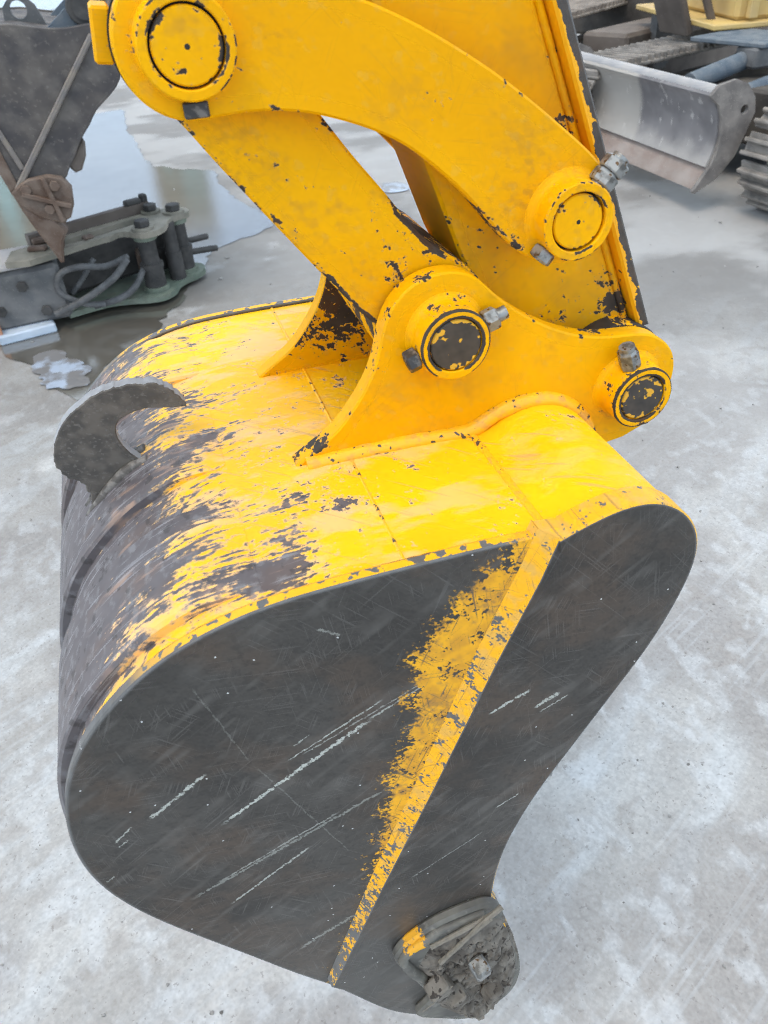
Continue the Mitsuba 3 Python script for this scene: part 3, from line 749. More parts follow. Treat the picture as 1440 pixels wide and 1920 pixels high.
# weld seams across the top
for (x, z), r, y0, y1, mat in (((0.1413, 1.3188), 0.0018, 0.468, mir(0.468), 'yellow_weld'), ((0.2705, 1.3125), 0.0045, 0.468, mir(0.468), 'yellow_weld')):
    put(BKT + '__weld_seam', mikit.ply(bead([(x, y, z + 0.0006 * math.sin(9 * y)) for y in np.linspace(y0, y1, 9)], r, 3), mat, smooth=60))
k0 = int(np.argmin(np.abs(shell_line[:, 0] - 0.26) + np.where(shell_line[:, 1] > 1.25, 0, 9)))
rim_path = [(a[0], 0.4705, a[1] - 0.001) for a in shell_line[k0:i1:8]]
put(BKT + '__weld_seam', mikit.ply(bead(rim_path, 0.0035, 5), 'groove_paint', smooth=60))

# ---- cutting edge
lip = ccw(np.array([(0.128, 0.478), (0.236, 0.392), (0.262, 0.418), (0.150, 0.508)]))
put(BKT + '__cutting_edge', extr(lip, 0.472, mir(0.472), 0.003, 0).shape('plate_steel'))

# ---- hinge ears
ear_pts = [(0.1035, 1.330), (0.1289, 1.3455), (0.145, 1.3622), (0.1598, 1.3809), (0.1694, 1.3965), (0.1775, 1.414), (0.1818, 1.4324), (0.1859, 1.4483), (0.1915, 1.4599), (0.1985, 1.4690), (0.2095, 1.4785), (0.224, 1.4852), (0.2430, 1.4876), (0.260, 1.4858), (0.2733, 1.4794), (0.2856, 1.4674), (0.3009, 1.4512), (0.3196, 1.4357), (0.3394, 1.422), (0.3626, 1.4085), (0.3887, 1.3975), (0.4146, 1.3907), (0.4415, 1.3877), (0.4632, 1.3855), (0.481, 1.3780), (0.4960, 1.3648), (0.5043, 1.3501), (0.5072, 1.3344), (0.5055, 1.3165), (0.497, 1.2965), (0.482, 1.2730)]
ear_poly = np.vstack([relax(catmull(ear_pts, 0.005), 6), [(0.455, 1.262), (0.425, 1.258), (0.395, 1.25), (0.36, 1.285), (0.33, 1.325), (0.27, 1.310), (0.10, 1.3115), (0.085, 1.3115), (0.088, 1.3200)]])
put(BKT + '__hinge_ear', extr(ear_poly, 0.642, 0.664, 0.0018).shape('ear_paint'))
put(BKT + '__hinge_ear', extr(ear_poly, mir(0.664), mir(0.642), 0.0018).shape('far_ear_paint'))
# fillet weld where the near ear meets shell and tube
fil = [(0.098, 0.641, 1.319), (0.15, 0.641, 1.3200), (0.21, 0.641, 1.3190), (0.255, 0.641, 1.3160), (0.275, 0.641, 1.3185), (0.292, 0.641, 1.3275), (0.312, 0.641, 1.3345), (0.3375, 0.641, 1.3365), (0.365, 0.641, 1.3305), (0.388, 0.641, 1.3155), (0.403, 0.641, 1.295), (0.410, 0.641, 1.275)]
put(BKT + '__weld_seam', mikit.ply(bead(fil, 0.0085, 8, 14, 0.006), 'yellow_weld', smooth=60))


def boss(holder, pin, yf, mat, capmat, R=0.03365, ri=0.0257, rc=0.0240, base=0.642, mirror=False, flare=0.009, recess=0.0025, hole=True):
    """collar round a pin, with the pin's end in it"""
    Y = mir if mirror else (lambda y: y)
    prof = [(ri, yf + 0.016, 0.02), (ri, yf + 0.001, 0.001), (ri + 0.0010, yf, 0.0002), (ri + 0.0035, yf, 0.0040), (R - 0.0022, yf, 0.0045), (R - 0.0012, yf, 0.0012), (R, yf + 0.0012, 0.0012), (R, yf + 0.008, 0.006)]
    k = np.linspace(0, 1, 7)
    y1 = base - flare if base - flare > yf + 0.009 else yf + 0.009
    prof += [(R + flare * (1 - math.cos(a * math.pi / 2)), y1 + (base + 0.0005 - y1) * math.sin(a * math.pi / 2), 0.02) for a in k]
    b = put(holder + '__boss', lathe(*pin, [(r, Y(y), u) for r, y, u in prof]).shape(mat))
    yc = yf + recess
    pr = [(1e-5, yc, 0.02), (rc - 0.006, yc, 0.006), (rc - 0.0012, yc, 0.0005), (rc, yc + 0.0012, -0.001), (rc, yf + 0.016, -1.0)]
    put(b + '__pin', lathe(*pin, [(r, Y(y), u) for r, y, u in pr]).shape(capmat))
    g = [(rc - 0.001, yf + 0.010, 0), (ri + 0.001, yf + 0.010, 0)]
    put(b + '__seal_gap', lathe(*pin, [(r, Y(y), u) for r, y, u in g]).shape('gap_black'))
    if hole:
        put(b + '__grease_hole', lathe(*pin, [(1e-5, Y(yc - 0.0002), 0), (0.0015, Y(yc - 0.0002), 0), (0.0022, Y(yc + 0.0001), 0)], 20).shape('gap_black'))
    return b


def bolt(holder, pin, ang, y, r0, af, length, nuts=1, mat='zinc', stub=0.008, rod=0.0065):
    """a retaining bolt that stands out radially from a boss: nut(s) and the thread's end"""
    ax = np.array([math.cos(math.radians(ang)), 0, math.sin(math.radians(ang))])
    c = np.array([pin[0], y, pin[1]]) + ax * r0
    m = bar(c - ax * 0.006, c + ax * (length + stub), rod, 14)
    b = put(holder + '__retaining_bolt', mikit.ply(m, mat, smooth=40))
    L = length / nuts
    for k in range(nuts):
        put(b + '__nut', mikit.ply(hexnut(c + ax * (k * L + 0.0006), ax, af, L - 0.0012), mat))
    return b


for mrr in (False, True):
    boss(BKT, PIN3, 0.613, 'worn_boss_paint', 'pin_steel', mirror=mrr, hole=False, recess=0.001, rc=0.0245)
    boss(BKT, PIN4, 0.610, 'worn_boss_paint', 'pin_steel', mirror=mrr, hole=False, recess=0.001, rc=0.0240, ri=0.0252)
bolt(BKT, PIN3, 17, 0.628, 0.034, 0.019, 0.014, 1, 'zinc', 0.009)
bolt(BKT, PIN3, 199, 0.628, 0.034, 0.019, 0.013, 1, 'black_bolt', 0.0)
bolt(BKT, PIN4, 108, 0.625, 0.033, 0.019, 0.022, 1, 'zinc', 0.004, 0.008)
bolt(BKT, PIN4, 289, 0.625, 0.033, 0.017, 0.007, 1, 'black_bolt', 0.0)

# ---- lifting hook
hook_pts = [(-0.0535, 1.3005), (-0.0625, 1.3074), (-0.0703, 1.32), (-0.0745, 1.3328), (-0.0742, 1.3442), (-0.0694, 1.3525), (-0.0608, 1.3573), (-0.0485, 1.36), (-0.0367, 1.3603), (-0.0162, 1.3561), (0.0008, 1.354)]
hook_out = [(0.0008, 1.354), (-0.0004, 1.3612), (-0.0102, 1.3732), (-0.0189, 1.3818), (-0.0269, 1.386), (-0.0414, 1.3886), (-0.0551, 1.3899), (-0.0701, 1.3892), (-0.0843, 1.3859), (-0.1017, 1.3767), (-0.1163, 1.3669), (-0.1277, 1.3542), (-0.137, 1.3371), (-0.1412, 1.3181), (-0.1383, 1.3067), (-0.1315, 1.2989), (-0.1247, 1.2929), (-0.1207, 1.2822), (-0.1197, 1.2679), (-0.1233, 1.2371)]
ho = catmull(hook_out, 0.0025)
ho = ho + 0.0014 * (meshkit.noise(np.c_[np.arange(len(ho)) * 0.9, np.zeros(len(ho)), np.zeros(len(ho))])[:, None] - 0.5) * 2
hook_poly = np.vstack([catmull(hook_pts, 0.003)[:-1], ho, [(-0.105, 1.235), (-0.04, 1.290)]])
hk = put(BKT + '__lifting_hook', extr(hook_poly, 0.743, 0.759, 0.0012, 0.004).shape('hook_steel'), label='thick curved dark steel hook welded on the back')
hb = [(-0.052, 0.740, 1.3035), (-0.075, 0.7395, 1.2965), (-0.095, 0.739, 1.282), (-0.112, 0.7395, 1.265), (-0.125, 0.742, 1.248)]
put(hk + '__weld_bead', mikit.ply(knobbly(tube(spl(hb, 0.003), 0.0056, 14), 0.0016, 70), 'weld_steel', smooth=True))
put(hk + '__weld_bead', mikit.ply(knobbly(tube(spl([(a, 1.502 - b, c) for a, b, c in hb], 0.003), 0.0070, 14), 0.0016, 70), 'weld_steel', smooth=True))

# ---- the corner shroud at the cutting edge, caked with mud
shroud_r = [(0.0996, 0.5182), (0.1385, 0.4808), (0.1847, 0.4367), (0.2195, 0.4465), (0.2503, 0.4711), (0.2641, 0.5054), (0.2653, 0.5484), (0.2574, 0.611), (0.2418, 0.6858), (0.2294, 0.7389), (0.2156, 0.7676), (0.170, 0.768), (0.1288, 0.7579), (0.0849, 0.718), (0.094, 0.6775), (0.1174, 0.6034), (0.1312, 0.5483)]
sp = relax(catmull(shroud_r + shroud_r[:1], 0.006)[:-1], 10, True)
SH = put(BKT + '__corner_shroud', extr(sp, 0.431, 0.4465, 0.004, 0.006).shape('shroud_steel'), label='rounded corner guard on the cutting edge, caked in dried mud')
# raised lip on its inner side
lipc = [(0.205, 0.4285, 0.757), (0.165, 0.4285, 0.755), (0.128, 0.4285, 0.745), (0.097, 0.4285, 0.717), (0.104, 0.4285, 0.678), (0.122, 0.4285, 0.635)]
put(SH + '__lip', mikit.ply(knobbly(tube(spl(lipc, 0.003), 0.0066, 14), 0.0036, 48), 'shroud_steel', smooth=True))
# mud heap
gx, gz = np.meshgrid(np.linspace(0.095, 0.262, 120), np.linspace(0.445, 0.755, 200))
pts2 = np.c_[gx.ravel(), gz.ravel()]
from shapely.geometry import Polygon, Point
import shapely
mudp = Polygon([(0.112, 0.672), (0.128, 0.712), (0.160, 0.738), (0.205, 0.744), (0.232, 0.722), (0.246, 0.665), (0.257, 0.60), (0.260, 0.54), (0.256, 0.50), (0.235, 0.468), (0.20, 0.452), (0.165, 0.475), (0.140, 0.520), (0.133, 0.575), (0.122, 0.63)])
mudp = mudp.buffer(-0.008)
dist = shapely.distance(mudp.boundary, shapely.points(pts2)) * np.where(shapely.contains_xy(mudp, pts2[:, 0], pts2[:, 1]), 1, -1)
q3 = np.c_[pts2 * 46, np.zeros(len(pts2))]
lump = meshkit.fbm(q3, 4, 2); lump2 = meshkit.fbm(q3 * 2.6, 3, 9)
crack = np.abs(meshkit.fbm(q3 * 0.7, 3, 21) - 0.5)
hgt = np.clip((dist + 0.004) / 0.020, 0, 1) ** 0.7 * (0.006 + 0.026 * np.clip(lump - 0.33, 0, 1) + 0.008 * (lump2 - 0.5)) - 0.009 * np.exp(-(crack / 0.014) ** 2) * (dist > 0.006)
vy = 0.4312 - np.where(dist > -0.012, hgt, -0.003)
W_, H_ = gx.shape[1], gx.shape[0]
idx = np.arange(H_ * W_).reshape(H_, W_)
qf = np.c_[idx[:-1, :-1].ravel(), idx[:-1, 1:].ravel(), idx[1:, 1:].ravel(), idx[1:, :-1].ravel()]
ok = (dist[qf] > -0.010).all(1)
mm = trimesh.Trimesh(np.c_[pts2[:, 0], vy, pts2[:, 1]], np.vstack([qf[ok][:, [0, 1, 2]], qf[ok][:, [0, 2, 3]]]), process=False)
mm.remove_unreferenced_vertices()
put(SH + '__mud', mikit.ply(mm, 'mud', smooth=True), label='cracked dried grey mud packed round the nuts')


def square_nut(x, z, s, rot, mat, y=0.4215, d=0.016):
    R_ = trimesh.transformations.rotation_matrix(math.radians(rot), [0, 1, 0])
    R2 = trimesh.transformations.rotation_matrix(math.radians(14), [0.3, 0, 1])
    return put(SH + '__nut', mikit.ply(box(s, d, s, (x, y - d / 2 + 0.006, z), 0.003, R2 @ R_), mat))


square_nut(0.136, 0.640, 0.030, -28, 'mud', 0.417, 0.024)
square_nut(0.190, 0.664, 0.022, -8, 'zinc', 0.413, 0.024)
square_nut(0.159, 0.594, 0.026, -20, 'mud', 0.4165, 0.024)
square_nut(0.212, 0.560, 0.026, 12, 'mud', 0.4175, 0.022)
for a in ([(0.130, 0.419, 0.741), (0.165, 0.417, 0.757), (0.215, 0.418, 0.772)], [(0.140, 0.415, 0.700), (0.160, 0.413, 0.728), (0.196, 0.413, 0.770), (0.222, 0.418, 0.781)], [(0.183, 0.414, 0.752), (0.205, 0.412, 0.776)]):
    r = rng.uniform(0.0030, 0.0042)
    p = spl(a, 0.008)
    t_ = tube(p, r * (0.7 + 0.5 * meshkit.noise(np.c_[np.arange(len(p)) * 0.6, np.zeros(len(p)), np.zeros(len(p)) + r * 999])), 7)
    put(SH + '__straw', mikit.ply(t_, 'straw'))
put(SH + '__straw', mikit.ply(tube(spl([(0.110, 0.405, 0.602), (0.125, 0.399, 0.633), (0.150, 0.401, 0.656)], 0.006), 0.0007, 5), 'straw'))

vs, fs, nn = [], [], 0
for i in range(60):
    x, z = rng.uniform(0.115, 0.255), rng.uniform(0.47, 0.74)
    if not mudp.buffer(-0.012).contains(Point(x, z)):
        continue
    r = rng.choice([0.0025, 0.004, 0.0055]) * rng.uniform(0.7, 1.2)
    v = ico.vertices * r * (1 + 0.35 * rng.standard_normal((len(ico.vertices), 1))) * [1, 0.7, 1]
    vs.append(v + [x, 0.424 - 0.010 * rng.random(), z]); fs.append(ico.faces + nn); nn += len(v)
put(SH + '__mud_clods', mikit.ply(trimesh.Trimesh(np.vstack(vs), np.vstack(fs), process=False), 'mud'), kind='stuff')

# ------------------------------------------------------------------ bucket link (the straight one)
LINK = thing('bucket_link', 'straight yellow link with chipped edges running down to the bucket ears', 'excavator link')
link_poly = np.vstack([[(0.0406, 1.6344), (0.0639, 1.5994), (0.0878, 1.5660), (0.1138, 1.5302), (0.1382, 1.497), (0.1599, 1.4685)],
                       [(0.176, 1.4470)], arc(*PIN3, 0.0575, 172, 398, 40),
                       [(0.272, 1.485), (0.2520, 1.4958), (0.2309, 1.5165), (0.2145, 1.5378), (0.2012, 1.5560), (0.1757, 1.5888), (0.1573, 1.6150)], [(0.125, 1.660), (0.102, 1.6950)], arc(*PIN1, 0.046, 25, 205, 24)])
link_poly = relax(catmull(clean(link_poly, 0.003), 0.007), 3, True)
put(LINK + '__body', extr(link_poly, 0.668, 0.837, 0.0025, 0.009).shape('link_paint'))
put(LINK + '__seal_ring', lathe(*PIN3, [(0.020, 0.6648, 0), (0.0560, 0.6648, 0), (0.0560, 0.6676, 0), (0.020, 0.6676, 0)]).shape('gap_black'))
put(LINK + '__stop_block', mikit.ply(box(0.014, 0.05, 0.036, (0.0035, 0.700, 1.688), 0.002, trimesh.transformations.rotation_matrix(math.radians(8), [0, 1, 0])), 'cap_paint'))

# ------------------------------------------------------------------ curved levers
up = [(0.4075, 1.5240), (0.4070, 1.5390), (0.396, 1.556), (0.3763, 1.5740), (0.3599, 1.5871), (0.3338, 1.6080), (0.3091, 1.6267), (0.2857, 1.6431), (0.2633, 1.6571), (0.2419, 1.6700), (0.2213, 1.6812), (0.2014, 1.6906), (0.180, 1.6995), (0.155, 1.7085), (0.12, 1.7185), (0.088, 1.7265), (0.060, 1.7300)]
lo = [(0.0580, 1.6325), (0.0751, 1.6340), (0.0986, 1.6348), (0.1224, 1.632), (0.1464, 1.6263), (0.1708, 1.6176), (0.196, 1.6068), (0.2132, 1.5970), (0.2287, 1.5850), (0.2445, 1.5708), (0.2611, 1.5555), (0.2758, 1.5392), (0.2885, 1.5228), (0.3017, 1.5067), (0.3153, 1.4930), (0.3318, 1.4820), (0.3518, 1.4755), (0.3759, 1.4755), (0.394, 1.486), (0.4045, 1.504)]
lever_poly = np.vstack([relax(catmull(up, 0.006), 8), arc(*PIN1, 0.0490, 88, 270, 40), relax(catmull(lo, 0.006), 8)])
lever_poly = relax(clean(lever_poly, 0.002), 4, True)
for mrr in (False, True):
    LV = thing('curved_lever' + ('_001' if mrr else ''), 'curved yellow lever in front between the top pin and the arm pin' if not mrr else 'curved yellow lever on the far side, behind the arm', 'excavator lever')
    y0, y1 = (0.642, 0.6645) if not mrr else (mir(0.6645), mir(0.642))
    put(LV + '__plate', extr(lever_poly, y0, y1, 0.002).shape('lever_paint'))
    boss(LV, PIN1, 0.6253, 'boss_paint', 'cap_paint', R=0.0337, ri=0.0262, rc=0.0243, mirror=mrr, flare=0.003, recess=0.001)
    boss(LV, PIN2, 0.6175, 'boss_paint', 'cap_paint', R=0.0337, ri=0.0258, rc=0.0236, mirror=mrr, flare=0.010, recess=0.002)
    Y = mir if mrr else (lambda y: y)
    put(LV + '__seal_ring', lathe(*PIN1, [(0.020, Y(0.6648), 0), (0.0500, Y(0.6648), 0), (0.0500, Y(0.6678), 0), (0.020, Y(0.6678), 0)]).shape('gap_black'))
    if not mrr:
        bolt(LV, PIN2, 46, 0.632, 0.034, 0.021, 0.026, 2, 'zinc', 0.003, 0.008)
        bolt(LV, PIN2, 229, 0.634, 0.033, 0.019, 0.012, 1, 'zinc', 0.0)
        # bare patch plate under the top boss
        put(LV + '__stop_tab', mikit.ply(box(0.018, 0.006, 0.011, (0.0555, 0.6395, 1.6405), 0.001), 'black_bolt'))

# ------------------------------------------------------------------ the arm
ARM = thing('excavator_dipper', 'broad yellow dipper arm with paint flaking along its right edge', 'excavator arm')
arm_poly = np.vstack([[(-0.005, 2.30), (0.2434, 1.5776), (0.278, 1.4837), (0.320, 1.395), (0.365, 1.325)], arc(*PIN4, 0.050, 215, 400, 30), [(0.478, 1.380), (0.355, 1.6795), (0.100, 2.30)]])
arm_poly = catmull(np.vstack([arm_poly, arm_poly[:1]]), 0.03)[:-1] if False else arm_poly
put(ARM + '__box_section', extr(clean(arm_poly, 0.001), 0.690, 0.790, 0.003, 0.010).shape('arm_paint'))


def flange_color(p, n, uv):
    f = 0.5 * F(p, 50, 3) + 0.5 * F(p, 190, 3, 2.0)
    xr = p.x - 0.3660 + 0.411 * (p.z - 1.681) + 0.010 * (F(p, 45, 4, 4.0) - 0.5)
    w = 0.24 + 0.66 * smoothstep(-0.0125, -0.0065, xr)
    c = smoothstep(-0.014, 0.014, f - (0.80 - 0.5 * w))
    return mix(mix(YEL_A, YEL_B, F(p, 20, 3)), steel_color(p, c), c)


bsdf('flange_paint', mikit.proc(flange_color), 0.5)
fl = np.array([(0.095, 2.32), (0.3520, 1.681), (0.4750, 1.3770), (0.4890, 1.3770), (0.3660, 1.681), (0.109, 2.32)])
put(ARM + '__edge_plate', extr(fl, 0.672, 0.833, 0.0025, 0.006).shape('flange_paint'), label='edge plate with paint flaked off to dark steel')
put(ARM + '__weld_seam', mikit.ply(bead([(0.3465, 0.6885, 1.681), (0.380, 0.6885, 1.598), (0.4250, 0.6885, 1.487), (0.468, 0.6885, 1.381)], 0.0035, 3), 'arm_paint', smooth=60))
put(ARM + '__nose_boss', lathe(*PIN4, [(0.025, 0.667, 0), (0.0570, 0.667, 0), (0.0585, 0.669, -0.01), (0.0585, 0.836, -0.01), (0.057, 0.838, 0), (0.025, 0.838, 0)]).shape('worn_boss_paint'))

# ------------------------------------------------------------------ the grey bucket of another machine, left
OB = thing('excavator_bucket_001', 'dusty dark grey excavator bucket at the left, teeth pointing down over the breaker', 'excavator bucket')
KB, YB = 0.935, 4.30
sc = lambda L: np.array([(x * KB, 1.75 + (z - 1.75) * KB) for x, z in L])
plate = sc([(-1.05, 1.02), (-1.02, 1.22), (-0.90, 1.34), (-0.75, 1.40), (-0.60, 1.418), (-0.413, 1.413), (-0.352, 1.408), (-0.223, 1.382), (-0.122, 1.375), (-0.03, 1.382), (0.03, 1.37), (0.075, 1.32), (0.09, 1.24), (0.058, 1.138), (0.0, 1.08), (-0.088, 1.016), (-0.136, 0.958), (-0.194, 0.898), (-0.25, 0.82), (-0.298, 0.760), (-0.335, 0.715), (-0.46, 0.672), (-0.586, 0.681), (-0.60, 0.78), (-0.68, 0.90), (-0.86, 0.97)])
pc = catmull(np.vstack([plate, plate[:1]]), 0.03)[:-1]
WB = 0.95
put(OB + '__side_plate', extr(pc, YB, YB + 0.03, 0.004, 0.01).shape('old_bucket_steel'))
put(OB + '__side_plate', extr(pc, YB + WB, YB + WB + 0.03, 0.004, 0.01).shape('old_bucket_steel'))
bl = ccw(pc)
top0 = int(np.argmax(bl[:, 0] + bl[:, 1] * 0.8)); bl = np.roll(bl, -top0, 0)
cut = int(np.argmin(np.linalg.norm(bl - sc([(-0.46, 0.672)])[0], axis=1)))
line = bl[:cut] - vnormal(bl)[:cut] * 0.008
put(OB + '__shell', sheet(line, np.linspace(0, 3, len(line)), YB + 0.025, YB + WB + 0.005, 0.02, 0, 0.002).shape('old_bucket_steel'))
rb = sc([(-0.010, 1.335), (-0.035, 1.345), (-0.600, 0.690), (-0.575, 0.672)])
put(OB + '__reinforcing_rib', extr(rb, YB - 0.022, YB + 0.002, 0.006, 0).shape('rib_steel'))
rb = sc([(-0.60, 1.04), (-0.575, 1.045), (-0.500, 0.80), (-0.525, 0.79)])
put(OB + '__reinforcing_rib', extr(rb, YB - 0.012, YB + 0.002, 0.004, 0).shape('rib_steel'))
rb = sc([(-0.66, 0.93), (-0.60, 0.95), (-0.555, 0.70), (-0.600, 0.685)])
put(OB + '__floor_edge', extr(rb, YB - 0.016, YB + 0.004, 0.004, 0).shape('rusty_steel'))
ad = sc([(-0.600, 0.700), (-0.545, 0.735), (-0.504, 0.752), (-0.403, 0.758), (-0.341, 0.740), (-0.305, 0.681), (-0.318, 0.60), (-0.35, 0.540), (-0.405, 0.520), (-0.50, 0.56), (-0.575, 0.63)])
sidec = put(OB + '__side_cutter', extr(ad, YB - 0.04, YB + 0.035, 0.008, 0).shape('rusty_steel'), label='rusty bolted cutter at the bucket corner')
for x, z in ((-0.525, 0.705), (-0.385, 0.708), (-0.44, 0.60)):
    c = sc([(x, z)])[0]
    put(sidec + '__bolt', mikit.ply(hexnut((c[0], YB - 0.036, c[1]), (0.02, -1, 0), 0.044, 0.024), 'rusty_steel'))
for (a, b) in (((-0.55, 0.69), (-0.33, 0.60)), ((-0.43, 0.755), (-0.39, 0.53))):
    a, b = sc([a, b])
    put(sidec + '__web', mikit.ply(box(np.linalg.norm(b - a), 0.03, 0.022, ((a[0] + b[0]) / 2, YB - 0.05, (a[1] + b[1]) / 2), 0.004, trimesh.transformations.rotation_matrix(-math.atan2(b[1] - a[1], b[0] - a[0]), [0, 1, 0])), 'rusty_steel'))
for k in range(5):
    y = YB + 0.005 + k * (WB - 0.02) / 4
    tooth = sc([(-0.600, 0.70), (-0.470, 0.60), (-0.385, 0.475), (-0.425, 0.42), (-0.452, 0.312), (-0.470, 0.312), (-0.492, 0.376), (-0.540, 0.497), (-0.575, 0.60)])
    put(OB + '__tooth', extr(tooth, y - 0.035, y + 0.045, 0.012, 0).shape('rusty_steel'))
fl_ = sc([(-0.196, 0.893), (-0.185, 0.865), (-0.196, 0.81), (-0.235, 0.745), (-0.27, 0.735), (-0.30, 0.775)])
put(OB + '__side_guard', extr(fl_, YB + 0.03, YB + 0.10, 0.01, 0).shape('brown_frame'))
from shapely.geometry import Polygon as SP, LineString
ey = SP(sc([(-0.42, 1.36), (-0.405, 1.46), (-0.36, 1.505), (-0.30, 1.505), (-0.255, 1.46), (-0.22, 1.36)])).buffer(0.02).buffer(-0.02).difference(Point(*sc([(-0.335, 1.445)])[0]).buffer(0.036))
em = trimesh.creation.extrude_polygon(ey, 0.03, engine='earcut')
em.apply_transform(np.array([[1, 0, 0, 0], [0, 0, 1, YB + 0.26], [0, 1, 0, 0], [0, 0, 0, 1.0]]))
put(OB + '__lifting_eye', mikit.ply(em, 'grey_iron'))
hp = SP(sc([(-0.20, 1.36), (-0.10, 1.43), (-0.06, 1.55), (0.10, 1.60), (0.14, 1.45), (0.13, 1.35)])).buffer(0.02)
for yy in (YB + 0.10, YB + 0.75):
    hm = trimesh.creation.extrude_polygon(hp, 0.035, engine='earcut')
    hm.apply_transform(np.array([[1, 0, 0, 0], [0, 0, 1, yy], [0, 1, 0, 0], [0, 0, 0, 1.0]]))
    put(OB + '__hinge_ear', mikit.ply(hm, 'blue_grey_steel'))
pb = sc([(-0.03, 1.445)])[0]
put(OB + '__boss', lathe(pb[0], pb[1], [(0, YB + 0.05, 0), (0.05, YB + 0.05, 0), (0.05, YB + 0.06, 0), (0.07, YB + 0.06, 0), (0.075, YB + 0.066, 0), (0.075, YB + 0.13, 0)], 32).shape('dark_iron'))

# ------------------------------------------------------------------ a hydraulic breaker lying on its side
BR = thing('hydraulic_breaker', 'grey-green hydraulic breaker lying on its side at the puddle, hoses looped inside', 'hydraulic breaker')


def flat(poly, z0, z1, holes=()):
    g = SP(poly).buffer(0.012).buffer(-0.012)
    for q in holes:
        g = g.difference(q)
    m = trimesh.creation.extrude_polygon(g, z1 - z0, engine='earcut')
    m.apply_translation([0, 0, z0])
    return m


topo = spl([(-0.60, 4.40), (-0.42, 4.49), (-0.27, 4.57), (-0.19, 4.60), (-0.14, 4.645), (-0.095, 4.63), (-0.03, 4.565), (0.05, 4.565), (0.11, 4.63), (0.14, 4.73), (0.20, 4.80), (0.255, 4.82), (0.275, 4.88), (0.24, 4.95), (0.15, 4.97)], 0.02)
topo = np.vstack([topo, [(0.02, 4.94), (-0.35, 4.78), (-0.70, 4.60), (-0.72, 4.42)]])
slot = LineString([(-0.40, 4.62), (-0.04, 4.80)]).buffer(0.048)
tp = put(BR + '__side_plate', mikit.ply(flat(topo, 0.375, 0.405, (slot,)), 'olive_plate'), label='dusty olive upper side plate with a long slot')
lowo = spl([(-0.50, 4.50), (-0.30, 4.56), (-0.16, 4.545), (-0.06, 4.515), (0.03, 4.52), (0.095, 4.585), (0.125, 4.67), (0.18, 4.73), (0.25, 4.775), (0.30, 4.86), (0.27, 4.96), (0.10, 5.02)], 0.02)
put(BR + '__side_plate', mikit.ply(flat(np.vstack([lowo, [(-0.35, 4.90), (-0.62, 4.75)]]), 0.03, 0.062), 'green_plate'), label='lower side plate with a pale green edge')
rail = np.array([(-0.62, 4.70), (-0.60, 4.66), (0.06, 4.985), (0.05, 5.03)])
put(BR + '__rail', mikit.ply(flat(rail, 0.395, 0.455), 'brown_frame'))
for x, y, r in ((-0.005, 4.64, 0.05), (0.185, 4.86, 0.05), (0.06, 4.93, 0.045), (0.13, 4.76, 0.04)):
    b = put(BR + '__through_bolt', mikit.ply(cat(bar((x, y, 0.05), (x, y, 0.22), r * 1.18, 18), bar((x, y, 0.22), (x, y, 0.385), r, 18)), 'dark_iron', smooth=40))
    if r > 0.045 or x == 0.06:
        put(b + '__washer', mikit.ply(bar((x, y, 0.4055), (x, y, 0.418), r * 1.25, 22), 'olive_plate', smooth=40))
        put(b + '__nut', mikit.ply(hexnut((x, y, 0.4185), (0.001, 0, 1), r * 1.5, 0.035), 'dark_iron'))
put(BR + '__piston_body', mikit.ply(box(0.60, 0.24, 0.24, (-0.36, 4.86, 0.21), 0.02, trimesh.transformations.rotation_matrix(math.radians(24), [0, 0, 1])), 'dark_iron'))
put(BR + '__front_head', mikit.ply(box(0.62, 0.30, 0.30, (-0.80, 4.58, 0.20), 0.02, trimesh.transformations.rotation_matrix(math.radians(6), [0, 0, 1])), 'grey_iron'))
put(BR + '__head_plate', mikit.ply(box(0.50, 0.32, 0.02, (-0.86, 4.57, 0.372), 0.004, trimesh.transformations.rotation_matrix(math.radians(6), [0, 0, 1])), 'blade_rim'))
put(BR + '__valve_block', mikit.ply(box(0.12, 0.14, 0.12, (-0.02, 4.80, 0.18), 0.01), 'rusty_steel'))
for x, y, z, sx, sy, sz, a in ((-0.03, 4.965, 0.468, 0.10, 0.05, 0.03, 24), (0.035, 4.995, 0.475, 0.04, 0.045, 0.045, 24), (-0.52, 4.66, 0.425, 0.14, 0.06, 0.03, 10), (-0.30, 4.62, 0.412, 0.06, 0.05, 0.02, 30), (-0.56, 4.55, 0.415, 0.10, 0.05, 0.025, -15)):
    put(BR + '__bracket', mikit.ply(box(sx, sy, sz, (x, y, z), 0.008, trimesh.transformations.rotation_matrix(math.radians(a), [0, 0, 1])), 'rusty_steel' if x < -0.2 else 'dark_iron'))
for x, y in ((-0.005, 4.64), (0.185, 4.86), (0.06, 4.93)):
    for z0, z1, r in ((0.0625, 0.085, 0.075), (0.19, 0.215, 0.066), (0.35, 0.374, 0.064)):
        put(BR + '__collar', mikit.ply(bar((x, y, z0), (x, y, z1), r, 20), 'dark_iron' if z0 == 0.19 else 'green_plate', smooth=40))
for x, z in ((-1.0, 0.24), (-0.82, 0.16), (-0.68, 0.27), (-0.60, 0.12)):
    put(BR + '__bolt', mikit.ply(hexnut((x, 4.425 + 0.105 * (x + 0.8), z), (0.1, -1, 0), 0.05, 0.02), 'dark_iron'))
